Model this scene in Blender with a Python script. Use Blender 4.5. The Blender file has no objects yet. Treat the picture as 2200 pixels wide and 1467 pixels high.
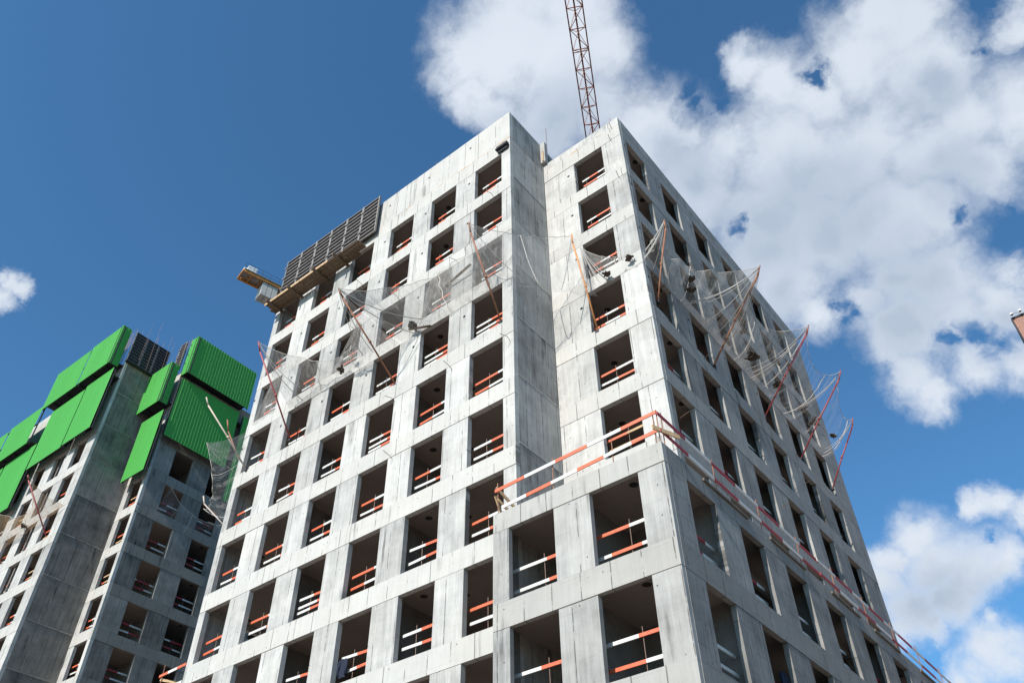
import bpy, bmesh, math, random
from mathutils import Vector, Matrix
R = math.radians
Z0 = 35.4                      # the survey frame has z = 0 at the top lintel; ground is 35.4 m below

# ------------------------------------------------------------------ camera
sc = bpy.context.scene
cam_d = bpy.data.cameras.new('camera'); cam = bpy.data.objects.new('camera', cam_d)
sc.collection.objects.link(cam); sc.camera = cam
cam_d.sensor_width = 36.0; cam_d.lens = 36.0*1802.15/2200.0
cam_d.clip_start = 0.1; cam_d.clip_end = 4000
_r, _u, _f = [[0.779628, 0.62612, -0.012449], [0.43665, -0.529241, 0.72749], [-0.448907, 0.572607, 0.686006]]
M = Matrix(((_r[0], _u[0], -_f[0], 13.865), (_r[1], _u[1], -_f[1], -17.797), (_r[2], _u[2], -_f[2], -33.838 + Z0), (0, 0, 0, 1)))
cam.matrix_world = M

# ------------------------------------------------------------------ sky, clouds, sun
SUN_AZ, SUN_EL = R(3.5), R(36)          # azimuth off the front facade's normal, elevation
sun_dir = Vector((math.sin(SUN_AZ)*math.cos(SUN_EL), -math.cos(SUN_AZ)*math.cos(SUN_EL), math.sin(SUN_EL)))
sd = bpy.data.lights.new('sun', 'SUN'); sd.energy = 5.0; sd.angle = R(0.53); sd.color = (1, .955, .89)
sun = bpy.data.objects.new('sun', sd); sc.collection.objects.link(sun)
sun.rotation_euler = sun_dir.to_track_quat('Z', 'Y').to_euler()
vs = sc.view_settings; vs.view_transform = 'Standard'; vs.look = 'None'; vs.exposure = .2; vs.gamma = 1; vs.use_curve_mapping = False
sc.cycles.max_bounces = 8; sc.cycles.diffuse_bounces = 4; sc.cycles.transparent_max_bounces = 16

POS=[(-0.295,0.3515,0.8885,0.064),(-0.3219,0.3348,0.8856,0.0401),(-0.3336,0.3364,0.8807,0.0322),(-0.338,0.3701,0.8653,0.0338),(-0.2636,0.3544,0.8972,0.0581),(-0.2457,0.4073,0.8796,0.0805),(-0.1975,0.4214,0.8851,0.0396),(-0.3314,0.3956,0.8565,0.0303),(-0.2867,0.4423,0.8498,0.0497),(-0.2329,0.4768,0.8476,0.0465),(-0.2055,0.5274,0.8244,0.0603),(-0.1659,0.5429,0.8232,0.0324),(-0.2417,0.3273,0.9135,0.062),(-0.1986,0.3718,0.9068,0.0569),(-0.0737,0.5351,0.8416,0.0281),(-0.0566,0.5646,0.8234,0.0432),(-0.078,0.5201,0.8505,0.0204),(-0.0309,0.5837,0.8113,0.0451),(0.0251,0.5772,0.8162,0.0576),(0.0582,0.5543,0.8303,0.0419),(0.0738,0.5761,0.8141,0.0415),(0.0739,0.6152,0.7849,0.0509),(0.1514,0.6141,0.7745,0.03),(0.1199,0.6763,0.7268,0.0531),(0.0768,0.6626,0.745,0.0415),(-0.1441,0.5813,0.8008,0.0483),(-0.1874,0.5895,0.7857,0.0658),(-0.0873,0.6183,0.7811,0.0678),(-0.0219,0.6428,0.7657,0.065),(0.0314,0.6759,0.7364,0.0575),(0.071,0.7,0.7106,0.0416),(-0.1418,0.6533,0.7437,0.0645),(-0.0958,0.6939,0.7137,0.0575),(-0.0375,0.7036,0.7096,0.0604),(0.0038,0.7167,0.6974,0.0389),(-0.1533,0.7082,0.6892,0.0537),(-0.1412,0.738,0.6599,0.0318),(-0.1653,0.6766,0.7176,0.0489),(-0.0521,0.7447,0.6653,0.0452),(-0.0126,0.7595,0.6504,0.0438),(0.02,0.7908,0.6117,0.0374),(-0.0705,0.7814,0.6201,0.0451),(-0.0242,0.787,0.6164,0.0339),(0.047,0.7789,0.6254,0.0276),(-0.0882,0.8086,0.5817,0.0324),(-0.0744,0.8225,0.5638,0.0221),(-0.0262,0.8187,0.5736,0.0262),(0.006,0.8245,0.5658,0.0254),(-0.0859,0.7539,0.6514,0.0281),(-0.0939,0.7935,0.6013,0.0227),(-0.1581,0.8764,0.4548,0.0313),(-0.19,0.8767,0.4418,0.0263),(-0.21,0.8834,0.419,0.0367),(-0.1524,0.8926,0.4244,0.0458),(-0.126,0.9037,0.4093,0.0372),(-0.0986,0.9082,0.4069,0.0243),(-0.1859,0.901,0.3919,0.038),(-0.1514,0.9087,0.389,0.0347),(-0.1819,0.9105,0.3714,0.0224),(-0.2075,0.9038,0.3742,0.0228),(-0.0943,0.8791,0.4672,0.0177),(-0.0796,0.8839,0.4608,0.0199),(-0.0654,0.8928,0.4457,0.0244),(-0.052,0.8935,0.4461,0.0242),(-0.1324,0.9318,0.338,0.0291),(-0.1207,0.9372,0.3273,0.0323),(-0.1647,0.9318,0.3235,0.026),(-0.1194,0.9268,0.3562,0.0142),(-0.7592,0.134,0.6369,0.0156),(-0.7582,0.147,0.6352,0.0121),(-0.771,0.1357,0.6222,0.0165),(-0.7597,0.123,0.6385,0.0119)]
NEG=[(-0.1028,0.8932,0.4377,0.0088),(-0.0788,0.9021,0.4242,0.0069),(-0.0947,0.9235,0.3717,0.01),(-0.133,0.9221,0.3634,0.0085),(-0.1697,0.923,0.3454,0.0103),(-0.2093,0.9169,0.3399,0.0131),(-0.1184,0.545,0.83,0.015),(-0.1486,0.4666,0.8719,0.02),(0.1212,0.6207,0.7747,0.0101),(0.1354,0.5838,0.8006,0.0083),(0.1425,0.5935,0.7921,0.0074),(-0.1727,0.6456,0.7439,0.0135),(-0.1613,0.6428,0.7489,0.0083),(0.0244,0.7284,0.6847,0.0118),(0.0664,0.7397,0.6697,0.0157),(0.0361,0.7511,0.6592,0.0161),(0.0577,0.7582,0.6495,0.0131),(-0.1147,0.7495,0.652,0.0109),(-0.1225,0.7612,0.6368,0.0099),(-0.1116,0.7583,0.6423,0.0099),(-0.0152,0.7998,0.6,0.0137),(-0.0367,0.7963,0.6037,0.012),(-0.0053,0.8107,0.5854,0.0135),(-0.1424,0.5274,0.8376,0.0192),(-0.0262,0.5723,0.8196,0.0095),(-0.0098,0.5674,0.8234,0.0103),(-0.1434,0.5115,0.8472,0.0202),(-0.0871,0.4819,0.8719,0.0291)]
GREY=[(-0.1513,0.6662,0.7303,0.0668),(-0.0441,0.7479,0.6624,0.0618),(-0.1001,0.6526,0.751,0.0451),(-0.1915,0.552,0.8116,0.0313),(-0.1179,0.9151,0.3857,0.0257),(-0.2709,0.4653,0.8427,0.058),(-0.3343,0.433,0.8371,0.0426),(-0.1824,0.5827,0.7919,0.0417),(-0.076,0.682,0.7274,0.0739),(0.0374,0.7025,0.7107,0.0498),(-0.0661,0.776,0.6273,0.0525),(-0.1658,0.903,0.3965,0.049),(-0.181,0.6317,0.7538,0.0313),(0.0074,0.8065,0.5912,0.0357),(-0.158,0.7142,0.6819,0.0307),(0.0639,0.6318,0.7725,0.0267)]
w = bpy.data.worlds.new("World"); sc.world = w; w.use_nodes = True
nt = w.node_tree; N = nt.nodes; L = nt.links; N.clear()
def nd(t, **k):
    n = N.new(t)
    for a, b in k.items(): setattr(n, a, b)
    return n
def mth(op, a, b=None, c=None, clamp=False):
    n = nd('ShaderNodeMath', operation=op); n.use_clamp = clamp
    for i, v in enumerate((a, b, c)):
        if v is None: continue
        if isinstance(v, (int, float)): n.inputs[i].default_value = v
        else: L.new(v, n.inputs[i])
    return n.outputs[0]
tc = nd('ShaderNodeTexCoord'); D = tc.outputs['Generated']
def noise3(scale, detail, rough, vec=None, off=0):
    n = nd('ShaderNodeTexNoise'); n.inputs['Scale'].default_value = scale; n.inputs['Detail'].default_value = detail
    n.inputs['Roughness'].default_value = rough
    mp = nd('ShaderNodeMapping'); mp.inputs['Location'].default_value = (off, off*.7, -off); L.new(vec or D, mp.inputs[0]); L.new(mp.outputs[0], n.inputs['Vector'])
    return n
def warp(scale, amt, det, off, src):
    n = noise3(scale, det, .6, src, off)
    a = nd('ShaderNodeVectorMath', operation='SUBTRACT'); L.new(n.outputs['Color'], a.inputs[0]); a.inputs[1].default_value = (.5, .5, .5)
    b = nd('ShaderNodeVectorMath', operation='SCALE'); L.new(a.outputs[0], b.inputs[0]); b.inputs['Scale'].default_value = amt
    c = nd('ShaderNodeVectorMath', operation='ADD'); L.new(src, c.inputs[0]); L.new(b.outputs[0], c.inputs[1])
    return c.outputs[0]
W1 = warp(9, .085, 7, 3.1, D); W2 = warp(26, .034, 6, 6.6, W1)
def blob_min(lst, vec, smooth=.25):
    cur = None
    for x, y, z, r in lst:
        d = nd('ShaderNodeVectorMath', operation='DISTANCE'); L.new(vec, d.inputs[0]); d.inputs[1].default_value = (x, y, z)
        q = mth('DIVIDE', d.outputs['Value'], r)
        cur = q if cur is None else mth('SMOOTH_MIN', cur, q, smooth)
    return cur
mp_ = blob_min(POS, W2); mn_ = blob_min(NEG, W2); mg_ = blob_min(GREY, W1, .4)
n1 = noise3(10, 10, .60, W1, 1.7).outputs['Fac']; n2 = noise3(55, 6, .65, D, 8.2).outputs['Fac']; n0 = noise3(5, 3, .5, W1, 5.).outputs['Fac']
fb = mth('ADD', mth('MULTIPLY', mth('SUBTRACT', n1, .5), 1.1), mth('MULTIPLY', mth('SUBTRACT', n2, .5), .4))
hole = mth('SUBTRACT', 1.72, mth('MULTIPLY', mn_, .8))
hole = mth('ADD', hole, mth('MULTIPLY', fb, 1.))
dens = mth('ADD', mp_, fb)
dens = mth('SMOOTH_MAX', dens, hole, .3)
mr = nd('ShaderNodeMapRange', interpolation_type='SMOOTHSTEP'); L.new(dens, mr.inputs[0])
for i, v in zip((1, 2, 3, 4), (1.42, .22, 0., 1.)): mr.inputs[i].default_value = v
alpha = mr.outputs[0]
# light and grey inside the cloud
gr = nd('ShaderNodeMapRange', interpolation_type='SMOOTHSTEP'); L.new(mth('ADD', mg_, mth('MULTIPLY', mth('SUBTRACT', n1, .5), .5)), gr.inputs[0])
for i, v in zip((1, 2, 3, 4), (1.5, .2, 0., 1.)): gr.inputs[i].default_value = v
shade = mth('ADD', mth('MULTIPLY', gr.outputs[0], .62), mth('MULTIPLY', mth('SUBTRACT', n0, .42), .55), clamp=True)
inn = nd('ShaderNodeMapRange', interpolation_type='SMOOTHSTEP'); L.new(dens, inn.inputs[0])
for i, v in zip((1, 2, 3, 4), (1.0, .15, 0., 1.)): inn.inputs[i].default_value = v
shade = mth('MULTIPLY', mth('ADD', shade, .12), inn.outputs[0], clamp=True)
cm = nd('ShaderNodeMix', data_type='RGBA'); L.new(shade, cm.inputs['Factor'])
cm.inputs[6].default_value = (.69, .745, .82, 1); cm.inputs[7].default_value = (.33, .41, .535, 1)
sky = nd('ShaderNodeTexSky', sky_type='NISHITA'); sky.sun_disc = False; sky.sun_elevation = SUN_EL
sky.sun_rotation = math.pi - SUN_AZ     # clockwise from +Y
sky.air_density = 1.0; sky.dust_density = 0.4; sky.ozone_density = 2.0
st = nd('ShaderNodeMix', data_type='RGBA', blend_type='MULTIPLY'); st.inputs['Factor'].default_value = 1
L.new(sky.outputs[0], st.inputs[6]); st.inputs[7].default_value = (.80, 1.42, 1.72, 1)
SKYK = .086
# clouds are given at picture brightness, so divide by the background strength
cd = nd('ShaderNodeVectorMath', operation='SCALE'); L.new(cm.outputs[2], cd.inputs[0]); cd.inputs['Scale'].default_value = 1/SKYK
fin = nd('ShaderNodeMix', data_type='RGBA'); L.new(alpha, fin.inputs['Factor']); L.new(st.outputs[2], fin.inputs[6]); L.new(cd.outputs[0], fin.inputs[7])
bg = nd('ShaderNodeBackground'); bg.inputs['Strength'].default_value = SKYK; L.new(fin.outputs[2], bg.inputs['Color'])
ow = nd('ShaderNodeOutputWorld'); L.new(bg.outputs[0], ow.inputs['Surface'])
w.cycles.sampling_method = 'MANUAL'; w.cycles.sample_map_resolution = 512

# ------------------------------------------------------------------ materials
def mat(name, col, rough=.8, metal=0., var=.0, scale=4., bump=0.):
    m = bpy.data.materials.new(name); m.use_nodes = True; t = m.node_tree; p = t.nodes['Principled BSDF']
    p.inputs['Base Color'].default_value = (*col, 1); p.inputs['Roughness'].default_value = rough; p.inputs['Metallic'].default_value = metal
    if var:
        c = t.nodes.new('ShaderNodeTexCoord'); n = t.nodes.new('ShaderNodeTexNoise'); n.inputs['Scale'].default_value = scale; n.inputs['Detail'].default_value = 6
        n.inputs['Roughness'].default_value = .65
        t.links.new(c.outputs['Object'], n.inputs['Vector'])
        r = t.nodes.new('ShaderNodeMapRange'); r.inputs[1].default_value = .3; r.inputs[2].default_value = .7; r.inputs[3].default_value = 1-var; r.inputs[4].default_value = 1+var
        t.links.new(n.outputs['Fac'], r.inputs[0])
        v = t.nodes.new('ShaderNodeVectorMath'); v.operation = 'SCALE'; v.inputs[0].default_value = col; t.links.new(r.outputs[0], v.inputs['Scale'])
        t.links.new(v.outputs[0], p.inputs['Base Color'])
        if bump:
            b = t.nodes.new('ShaderNodeBump'); b.inputs['Strength'].default_value = bump; b.inputs['Distance'].default_value = .02
            t.links.new(n.outputs['Fac'], b.inputs['Height']); t.links.new(b.outputs[0], p.inputs['Normal'])
    return m

class NT:
    """small node-building helper for the concrete materials"""
    def __init__(s, m): s.t = m.node_tree
    def n(s, ty, **k):
        x = s.t.nodes.new(ty)
        for a, b in k.items(): setattr(x, a, b)
        return x
    def l(s, a, b): s.t.links.new(a, b)
    def m(s, op, a, b=None, c=None, clamp=False):
        n = s.n('ShaderNodeMath', operation=op); n.use_clamp = clamp
        for i, v in enumerate((a, b, c)):
            if v is None: continue
            if isinstance(v, (int, float)): n.inputs[i].default_value = v
            else: s.l(v, n.inputs[i])
        return n.outputs[0]
    def noise(s, vec, scale, det=5, rough=.6, sx=1, sy=1, sz=1, off=0, dim='3D'):
        mp = s.n('ShaderNodeMapping'); mp.inputs['Scale'].default_value = (sx, sy, sz); mp.inputs['Location'].default_value = (off, off, off)
        s.l(vec, mp.inputs[0]); n = s.n('ShaderNodeTexNoise'); n.inputs['Scale'].default_value = scale; n.inputs['Detail'].default_value = det
        n.inputs['Roughness'].default_value = rough; s.l(mp.outputs[0], n.inputs['Vector']); return n.outputs['Fac']
    def ramp(s, x, a, b, lo=0., hi=1., smooth=True):
        n = s.n('ShaderNodeMapRange', interpolation_type='SMOOTHSTEP' if smooth else 'LINEAR'); s.l(x, n.inputs[0])
        for i, v in zip((1, 2, 3, 4), (a, b, lo, hi)): n.inputs[i].default_value = v
        return n.outputs[0]

def concrete(name, base, holes=None, seed=0., contrast=1., bumpk=1., hl=.25):
    """formwork-cast concrete; UV is metres along the wall and height above the top lintel"""
    m = bpy.data.materials.new(name); m.use_nodes = True; k = NT(m); p = m.node_tree.nodes['Principled BSDF']
    tc = k.n('ShaderNodeTexCoord'); uv = tc.outputs['UV']
    sp = k.n('ShaderNodeSeparateXYZ'); k.l(uv, sp.inputs[0]); U, V = sp.outputs[0], sp.outputs[1]
    at = k.n('ShaderNodeAttribute', attribute_name='tone'); tone = k.n('ShaderNodeSeparateXYZ'); k.l(at.outputs['Color'], tone.inputs[0])
    band = tone.outputs[1]; tone = tone.outputs[0]; plain = k.m('SUBTRACT', 1., k.m('MULTIPLY', band, .6))
    # offset the noise per cast piece so the pours do not run into each other
    ofs = k.n('ShaderNodeCombineXYZ'); k.l(k.m('MULTIPLY', tone, 37.), ofs.inputs[2])
    add = k.n('ShaderNodeVectorMath', operation='ADD'); k.l(uv, add.inputs[0]); k.l(ofs.outputs[0], add.inputs[1]); P = add.outputs[0]
    blot = k.noise(P, .9, 6, .62, off=seed); blot2 = k.noise(P, 3.5, 7, .7, off=seed+4)
    streak = k.noise(P, 1., 5, .62, 6., .35, 1., off=seed+9); streak2 = k.noise(P, 1., 3, .6, 26., .8, 1., off=seed+2)
    grain = k.noise(P, 40, 4, .7, off=seed)
    v = k.m('ADD', k.m('MULTIPLY', k.m('SUBTRACT', blot, .5), 1.5), k.m('MULTIPLY', k.m('SUBTRACT', blot2, .5), .38))
    v = k.m('ADD', v, k.m('MULTIPLY', k.m('SUBTRACT', streak, .5), .95))
    v = k.m('ADD', v, k.m('MULTIPLY', k.m('SUBTRACT', streak2, .5), .7))
    v = k.m('ADD', v, k.m('MULTIPLY', k.m('SUBTRACT', grain, .5), .3))
    v = k.m('ADD', v, k.m('MULTIPLY', k.m('SUBTRACT', tone, .5), .55))
    v = k.m('MULTIPLY', k.m('MULTIPLY', v, plain), .62*contrast); v = k.m('ADD', v, k.m('MULTIPLY', k.m('SUBTRACT', band, .4), .07))
    # dark water stains, in patches
    st = k.m('MULTIPLY', k.ramp(k.noise(P, 1., 4, .55, 3.2, .28, 1., off=seed+20), .56, .72), k.ramp(k.noise(uv, .35, 3, .5, off=seed+31), .5, .62))
    v = k.m('SUBTRACT', v, k.m('MULTIPLY', st, .5*contrast))
    # sheet joints of the shuttering: vertical lines every 0.9 m, broken up
    wob = k.m('MULTIPLY', k.m('SUBTRACT', k.noise(uv, 1.3, 2, .5, off=seed+6), .5), .03)
    fx = k.m('FRACT', k.m('DIVIDE', k.m('ADD', k.m('ADD', U, wob), k.m('MULTIPLY', tone, 2.7)), .93))
    dl = k.m('ABSOLUTE', k.m('SUBTRACT', fx, .5))
    line = k.m('MULTIPLY', k.ramp(dl, .026, .01), k.ramp(k.noise(uv, 1.2, 4, .75, off=seed+12), .40, .54))
    fz = k.m('FRACT', k.m('DIVIDE', k.m('ADD', V, k.m('MULTIPLY', tone, 1.4)), .62))
    line2 = k.m('MULTIPLY', k.ramp(k.m('ABSOLUTE', k.m('SUBTRACT', fz, .5)), .016, .006), k.ramp(k.noise(uv, 1.1, 3, .7, off=seed+15), .47, .54))
    line = k.m('MAXIMUM', line, k.m('MULTIPLY', line2, hl))
    # tie-rod dots
    gu = k.m('SUBTRACT', k.m('FRACT', k.m('DIVIDE', k.m('ADD', U, k.m('MULTIPLY', tone, 2.7)), .465)), .5)
    gv = k.m('SUBTRACT', k.m('FRACT', k.m('DIVIDE', k.m('ADD', V, tone), .9)), .5)
    rr = k.m('SQRT', k.m('ADD', k.m('POWER', k.m('MULTIPLY', gu, .465), 2), k.m('POWER', k.m('MULTIPLY', gv, .9), 2)))
    dots = k.m('MULTIPLY', k.ramp(rr, .026, .016), k.ramp(k.noise(uv, 1.9, 1, .5, off=seed+40), .55, .58))
    dark = k.m('MAXIMUM', k.m('MULTIPLY', line, .62), k.m('MULTIPLY', dots, .8))
    if holes:
        per, u0, v0, vmin = holes
        hu = k.m('MULTIPLY', k.m('SUBTRACT', k.m('FRACT', k.m('ADD', k.m('DIVIDE', k.m('SUBTRACT', U, u0), per), .5)), .5), per)
        hv = k.m('MULTIPLY', k.m('SUBTRACT', k.m('FRACT', k.m('ADD', k.m('DIVIDE', k.m('SUBTRACT', V, v0), 3.), .5)), .5), 3.)
        hr = k.m('SQRT', k.m('ADD', k.m('POWER', hu, 2), k.m('POWER', hv, 2)))
        hm = k.m('MULTIPLY', k.ramp(hr, .075, .06), k.m('GREATER_THAN', V, vmin))
        dark = k.m('MAXIMUM', dark, k.m('MULTIPLY', hm, .96))
    # lime bloom: paler runs
    bloom = k.ramp(k.noise(P, 1., 4, .6, 5., .3, 1., off=seed+50), .62, .8)
    hue = k.m('ADD', k.m('MULTIPLY', k.noise(P, .6, 2, .5, off=seed+60), .7), k.m('MULTIPLY', band, .15), clamp=True)
    cw = k.n('ShaderNodeMix', data_type='RGBA'); k.l(hue, cw.inputs['Factor'])
    cw.inputs[6].default_value = (base[0]*.975, base[1]*1.0, base[2]*1.03, 1); cw.inputs[7].default_value = (base[0]*1.04, base[1]*1.0, base[2]*.945, 1)
    g = k.m('MULTIPLY', k.m('ADD', k.m('ADD', 1., v), k.m('MULTIPLY', bloom, .14)), k.m('SUBTRACT', 1., dark))
    sc_ = k.n('ShaderNodeVectorMath', operation='SCALE'); k.l(cw.outputs[2], sc_.inputs[0]); k.l(g, sc_.inputs['Scale'])
    # rust / foam marks along the top pour joint
    rz = k.m('MULTIPLY', k.ramp(k.m('ABSOLUTE', k.m('SUBTRACT', V, .93)), .1, .02), k.ramp(k.noise(uv, 1., 4, .7, 1.4, 8., 1., off=seed+70), .5, .62))
    rust = k.m('MAXIMUM', k.m('MULTIPLY', rz, .8), k.m('MULTIPLY', k.m('MULTIPLY', k.ramp(k.noise(uv, 1., 5, .65, 2.2, .5, 1., off=seed+80), .66, .8), k.ramp(k.noise(uv, .23, 2, .5, off=seed+90), .55, .65)), .35))
    mx = k.n('ShaderNodeMix', data_type='RGBA'); k.l(rust, mx.inputs['Factor']); k.l(sc_.outputs[0], mx.inputs[6]); mx.inputs[7].default_value = (.50, .29, .15, 1)
    k.l(mx.outputs[2], p.inputs['Base Color']); p.inputs['Roughness'].default_value = .88
    p.inputs['Specular IOR Level'].default_value = .25
    h = k.m('ADD', k.m('MULTIPLY', blot2, .5), k.m('ADD', k.m('MULTIPLY', streak2, .5), k.m('ADD', k.m('MULTIPLY', grain, .12), k.m('MULTIPLY', dark, -.7))))
    h = k.m('ADD', h, k.m('MULTIPLY', blot, 1.5))
    b = k.n('ShaderNodeBump'); b.inputs['Strength'].default_value = .55*bumpk; b.inputs['Distance'].default_value = .012; k.l(h, b.inputs['Height']); k.l(b.outputs[0], p.inputs['Normal'])
    return m

CONC = (.437, .419, .389)
M_frontA = concrete('concrete_front', tuple(c*1.06 for c in CONC), holes=(2.845, -2.53, -.66, -10.5))
M_frontB = concrete('concrete_return_front', tuple(c*1.06 for c in CONC), holes=(40., 1.42, -.66, -10.5), seed=11)
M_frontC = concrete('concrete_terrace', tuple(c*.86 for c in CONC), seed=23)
M_side = concrete('concrete_side', tuple(c*.72 for c in CONC), holes=(3.07, 9.05, -.66, -10.5), seed=37, contrast=1.2, bumpk=1.6, hl=.8)  # shaded side: part of its shade is put into the lower base colour
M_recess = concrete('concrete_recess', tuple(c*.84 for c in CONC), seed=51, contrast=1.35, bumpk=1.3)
M_sis = concrete('concrete_sister', CONC, seed=67)
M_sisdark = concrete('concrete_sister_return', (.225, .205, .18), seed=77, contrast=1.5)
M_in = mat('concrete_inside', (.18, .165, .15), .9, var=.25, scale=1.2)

def slab_mat():
    m = bpy.data.materials.new('slab_soffit'); m.use_nodes = True; k = NT(m); p = m.node_tree.nodes['Principled BSDF']
    tc = k.n('ShaderNodeTexCoord'); P = tc.outputs['Object']
    n = k.noise(P, .8, 6, .6); n2 = k.noise(P, 6, 4, .6)
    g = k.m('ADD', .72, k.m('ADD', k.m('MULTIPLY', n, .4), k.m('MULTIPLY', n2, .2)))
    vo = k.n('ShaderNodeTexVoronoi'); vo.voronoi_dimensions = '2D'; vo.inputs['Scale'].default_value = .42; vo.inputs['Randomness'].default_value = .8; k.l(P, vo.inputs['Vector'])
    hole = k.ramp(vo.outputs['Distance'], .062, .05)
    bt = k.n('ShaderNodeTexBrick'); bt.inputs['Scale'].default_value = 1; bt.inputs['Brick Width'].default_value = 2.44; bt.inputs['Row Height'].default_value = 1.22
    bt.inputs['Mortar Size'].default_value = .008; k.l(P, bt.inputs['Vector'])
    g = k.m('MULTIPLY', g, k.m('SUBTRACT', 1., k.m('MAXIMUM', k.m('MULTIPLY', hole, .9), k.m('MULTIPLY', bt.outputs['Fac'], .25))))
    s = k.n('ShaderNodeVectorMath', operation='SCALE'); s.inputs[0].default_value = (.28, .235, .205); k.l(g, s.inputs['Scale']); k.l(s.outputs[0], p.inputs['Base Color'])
    p.inputs['Roughness'].default_value = .9
    return m
M_slab = slab_mat()
M_white = mat('white_board_paint', (.66, .64, .60), .55, var=.12, scale=9)
M_red = mat('red_board_paint', (.68, .14, .06), .5, var=.15, scale=8)
M_red_shaded = mat('red_board_paint_shaded', (.36, .022, .03), .5, var=.15, scale=8)  # same red boards on the shaded sides, with the shade put into the colour
M_wood = mat('raw_timber', (.50, .33, .18), .8, var=.25, scale=7)
M_shadow = mat('shadow_dark', (.16, .13, .10), .9, var=.3)  # dark colour for the shadow lines on the terrace side
M_wood2 = mat('old_timber', (.15, .10, .06), .85, var=.3, scale=5)
M_rustp = mat('rusty_pole', (.30, .12, .06), .6, var=.4, scale=6)
M_orangep = mat('orange_pole', (.62, .25, .07), .5, var=.25, scale=6)
M_pale = mat('pale_pole', (.55, .44, .36), .6, var=.2, scale=6)
M_redp = mat('red_pole', (.33, .055, .055), .5, var=.35, scale=6)
M_steel = mat('dark_steel', (.035, .036, .04), .8, 0., var=.3, scale=5)
M_steel_l = mat('worn_formwork_steel', (.27, .245, .22), .6, .2, var=.35, scale=6)
M_ply = mat('dark_plywood', (.030, .028, .034), .7, var=.4, scale=2)
M_wire = mat('thin_rod_steel', (.19, .12, .09), .6, .3)
M_rope = mat('rope', (.62, .57, .50), .9, var=.2, scale=30)
M_fold = mat('gathered_net', (.40, .375, .345), .9, var=.15, scale=20)
M_debris = mat('debris', (.085, .062, .045), .9, var=.6, scale=9)
M_jib = mat('crane_red_paint', (.20, .035, .018), .5, var=.3, scale=3)
M_jibo = mat('crane_orange_paint', (.62, .24, .06), .5, var=.2, scale=3)
M_yel = mat('crane_yellow_paint', (.50, .22, .045), .5, var=.25, scale=2)
M_cwt = mat('counterweight_concrete', (.42, .41, .38), .9, var=.2, scale=2)
M_wht = mat('white_sheet_metal', (.75, .75, .73), .5, var=.1, scale=2)
M_dark = mat('black_box', (.02, .02, .024), .7)
M_groundm = mat('site_ground', (.20, .17, .14), .95, var=.3, scale=.2)

def green_mat(name, col):
    m = bpy.data.materials.new(name); m.use_nodes = True; k = NT(m); p = m.node_tree.nodes['Principled BSDF']
    P = k.n('ShaderNodeTexCoord').outputs['Object']
    n = k.noise(P, 1., 3, .5, 1.1, 1.1, .1); n2 = k.noise(P, 3, 3, .6)
    g = k.m('ADD', .86, k.m('ADD', k.m('MULTIPLY', n, .22), k.m('MULTIPLY', n2, .05)))
    s = k.n('ShaderNodeVectorMath', operation='SCALE'); s.inputs[0].default_value = col; k.l(g, s.inputs['Scale'])
    sc_ = k.ramp(k.noise(P, 1., 2, .5, 9., 9., 1.6, off=3), .78, .81)
    mx = k.n('ShaderNodeMix', data_type='RGBA'); k.l(k.m('MULTIPLY', sc_, .0), mx.inputs['Factor']); k.l(s.outputs[0], mx.inputs[6]); mx.inputs[7].default_value = (.55, .8, .5, 1)
    k.l(mx.outputs[2], p.inputs['Base Color']); p.inputs['Roughness'].default_value = .6; p.inputs['Specular IOR Level'].default_value = .2
    return m
M_green = green_mat('green_sheet', (.07, .335, .062))

def net_mat(name, col, lo, hi):
    m = bpy.data.materials.new(name); m.use_nodes = True; k = NT(m); t = m.node_tree; t.nodes.remove(t.nodes['Principled BSDF'])
    uv = k.n('ShaderNodeTexCoord').outputs['UV']
    n = k.noise(uv, 1., 5, .6, 5., .9, 1.); n2 = k.noise(uv, 1., 3, .6, 26., 1.6, 1., off=4); n3 = k.noise(uv, 2.2, 4, .6, off=8)
    f = k.m('ADD', k.m('MULTIPLY', k.ramp(n, .45, .72), .6), k.m('MULTIPLY', k.ramp(n2, .5, .75), .5))
    f = k.m('MULTIPLY', f, k.ramp(n3, .35, .6, .25, 1.))
    f = k.m('ADD', lo, k.m('MULTIPLY', f, hi-lo), clamp=True)
    tr = k.n('ShaderNodeBsdfTransparent'); df = k.n('ShaderNodeBsdfDiffuse'); df.inputs['Color'].default_value = (*col, 1)
    tl = k.n('ShaderNodeBsdfTranslucent'); tl.inputs['Color'].default_value = (*col, 1)
    a = k.n('ShaderNodeMixShader'); a.inputs[0].default_value = .4; k.l(df.outputs[0], a.inputs[1]); k.l(tl.outputs[0], a.inputs[2])
    b = k.n('ShaderNodeMixShader'); k.l(f, b.inputs[0]); k.l(tr.outputs[0], b.inputs[1]); k.l(a.outputs[0], b.inputs[2])
    k.l(b.outputs[0], t.nodes['Material Output'].inputs['Surface'])
    return m
M_net = net_mat('net_mesh', (.55, .52, .48), .22, .95)
M_netthin = net_mat('net_mesh_thin', (.60, .58, .56), .10, .62)
M_nettan = net_mat('net_mesh_tan', (.55, .37, .22), .30, .9)

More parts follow.
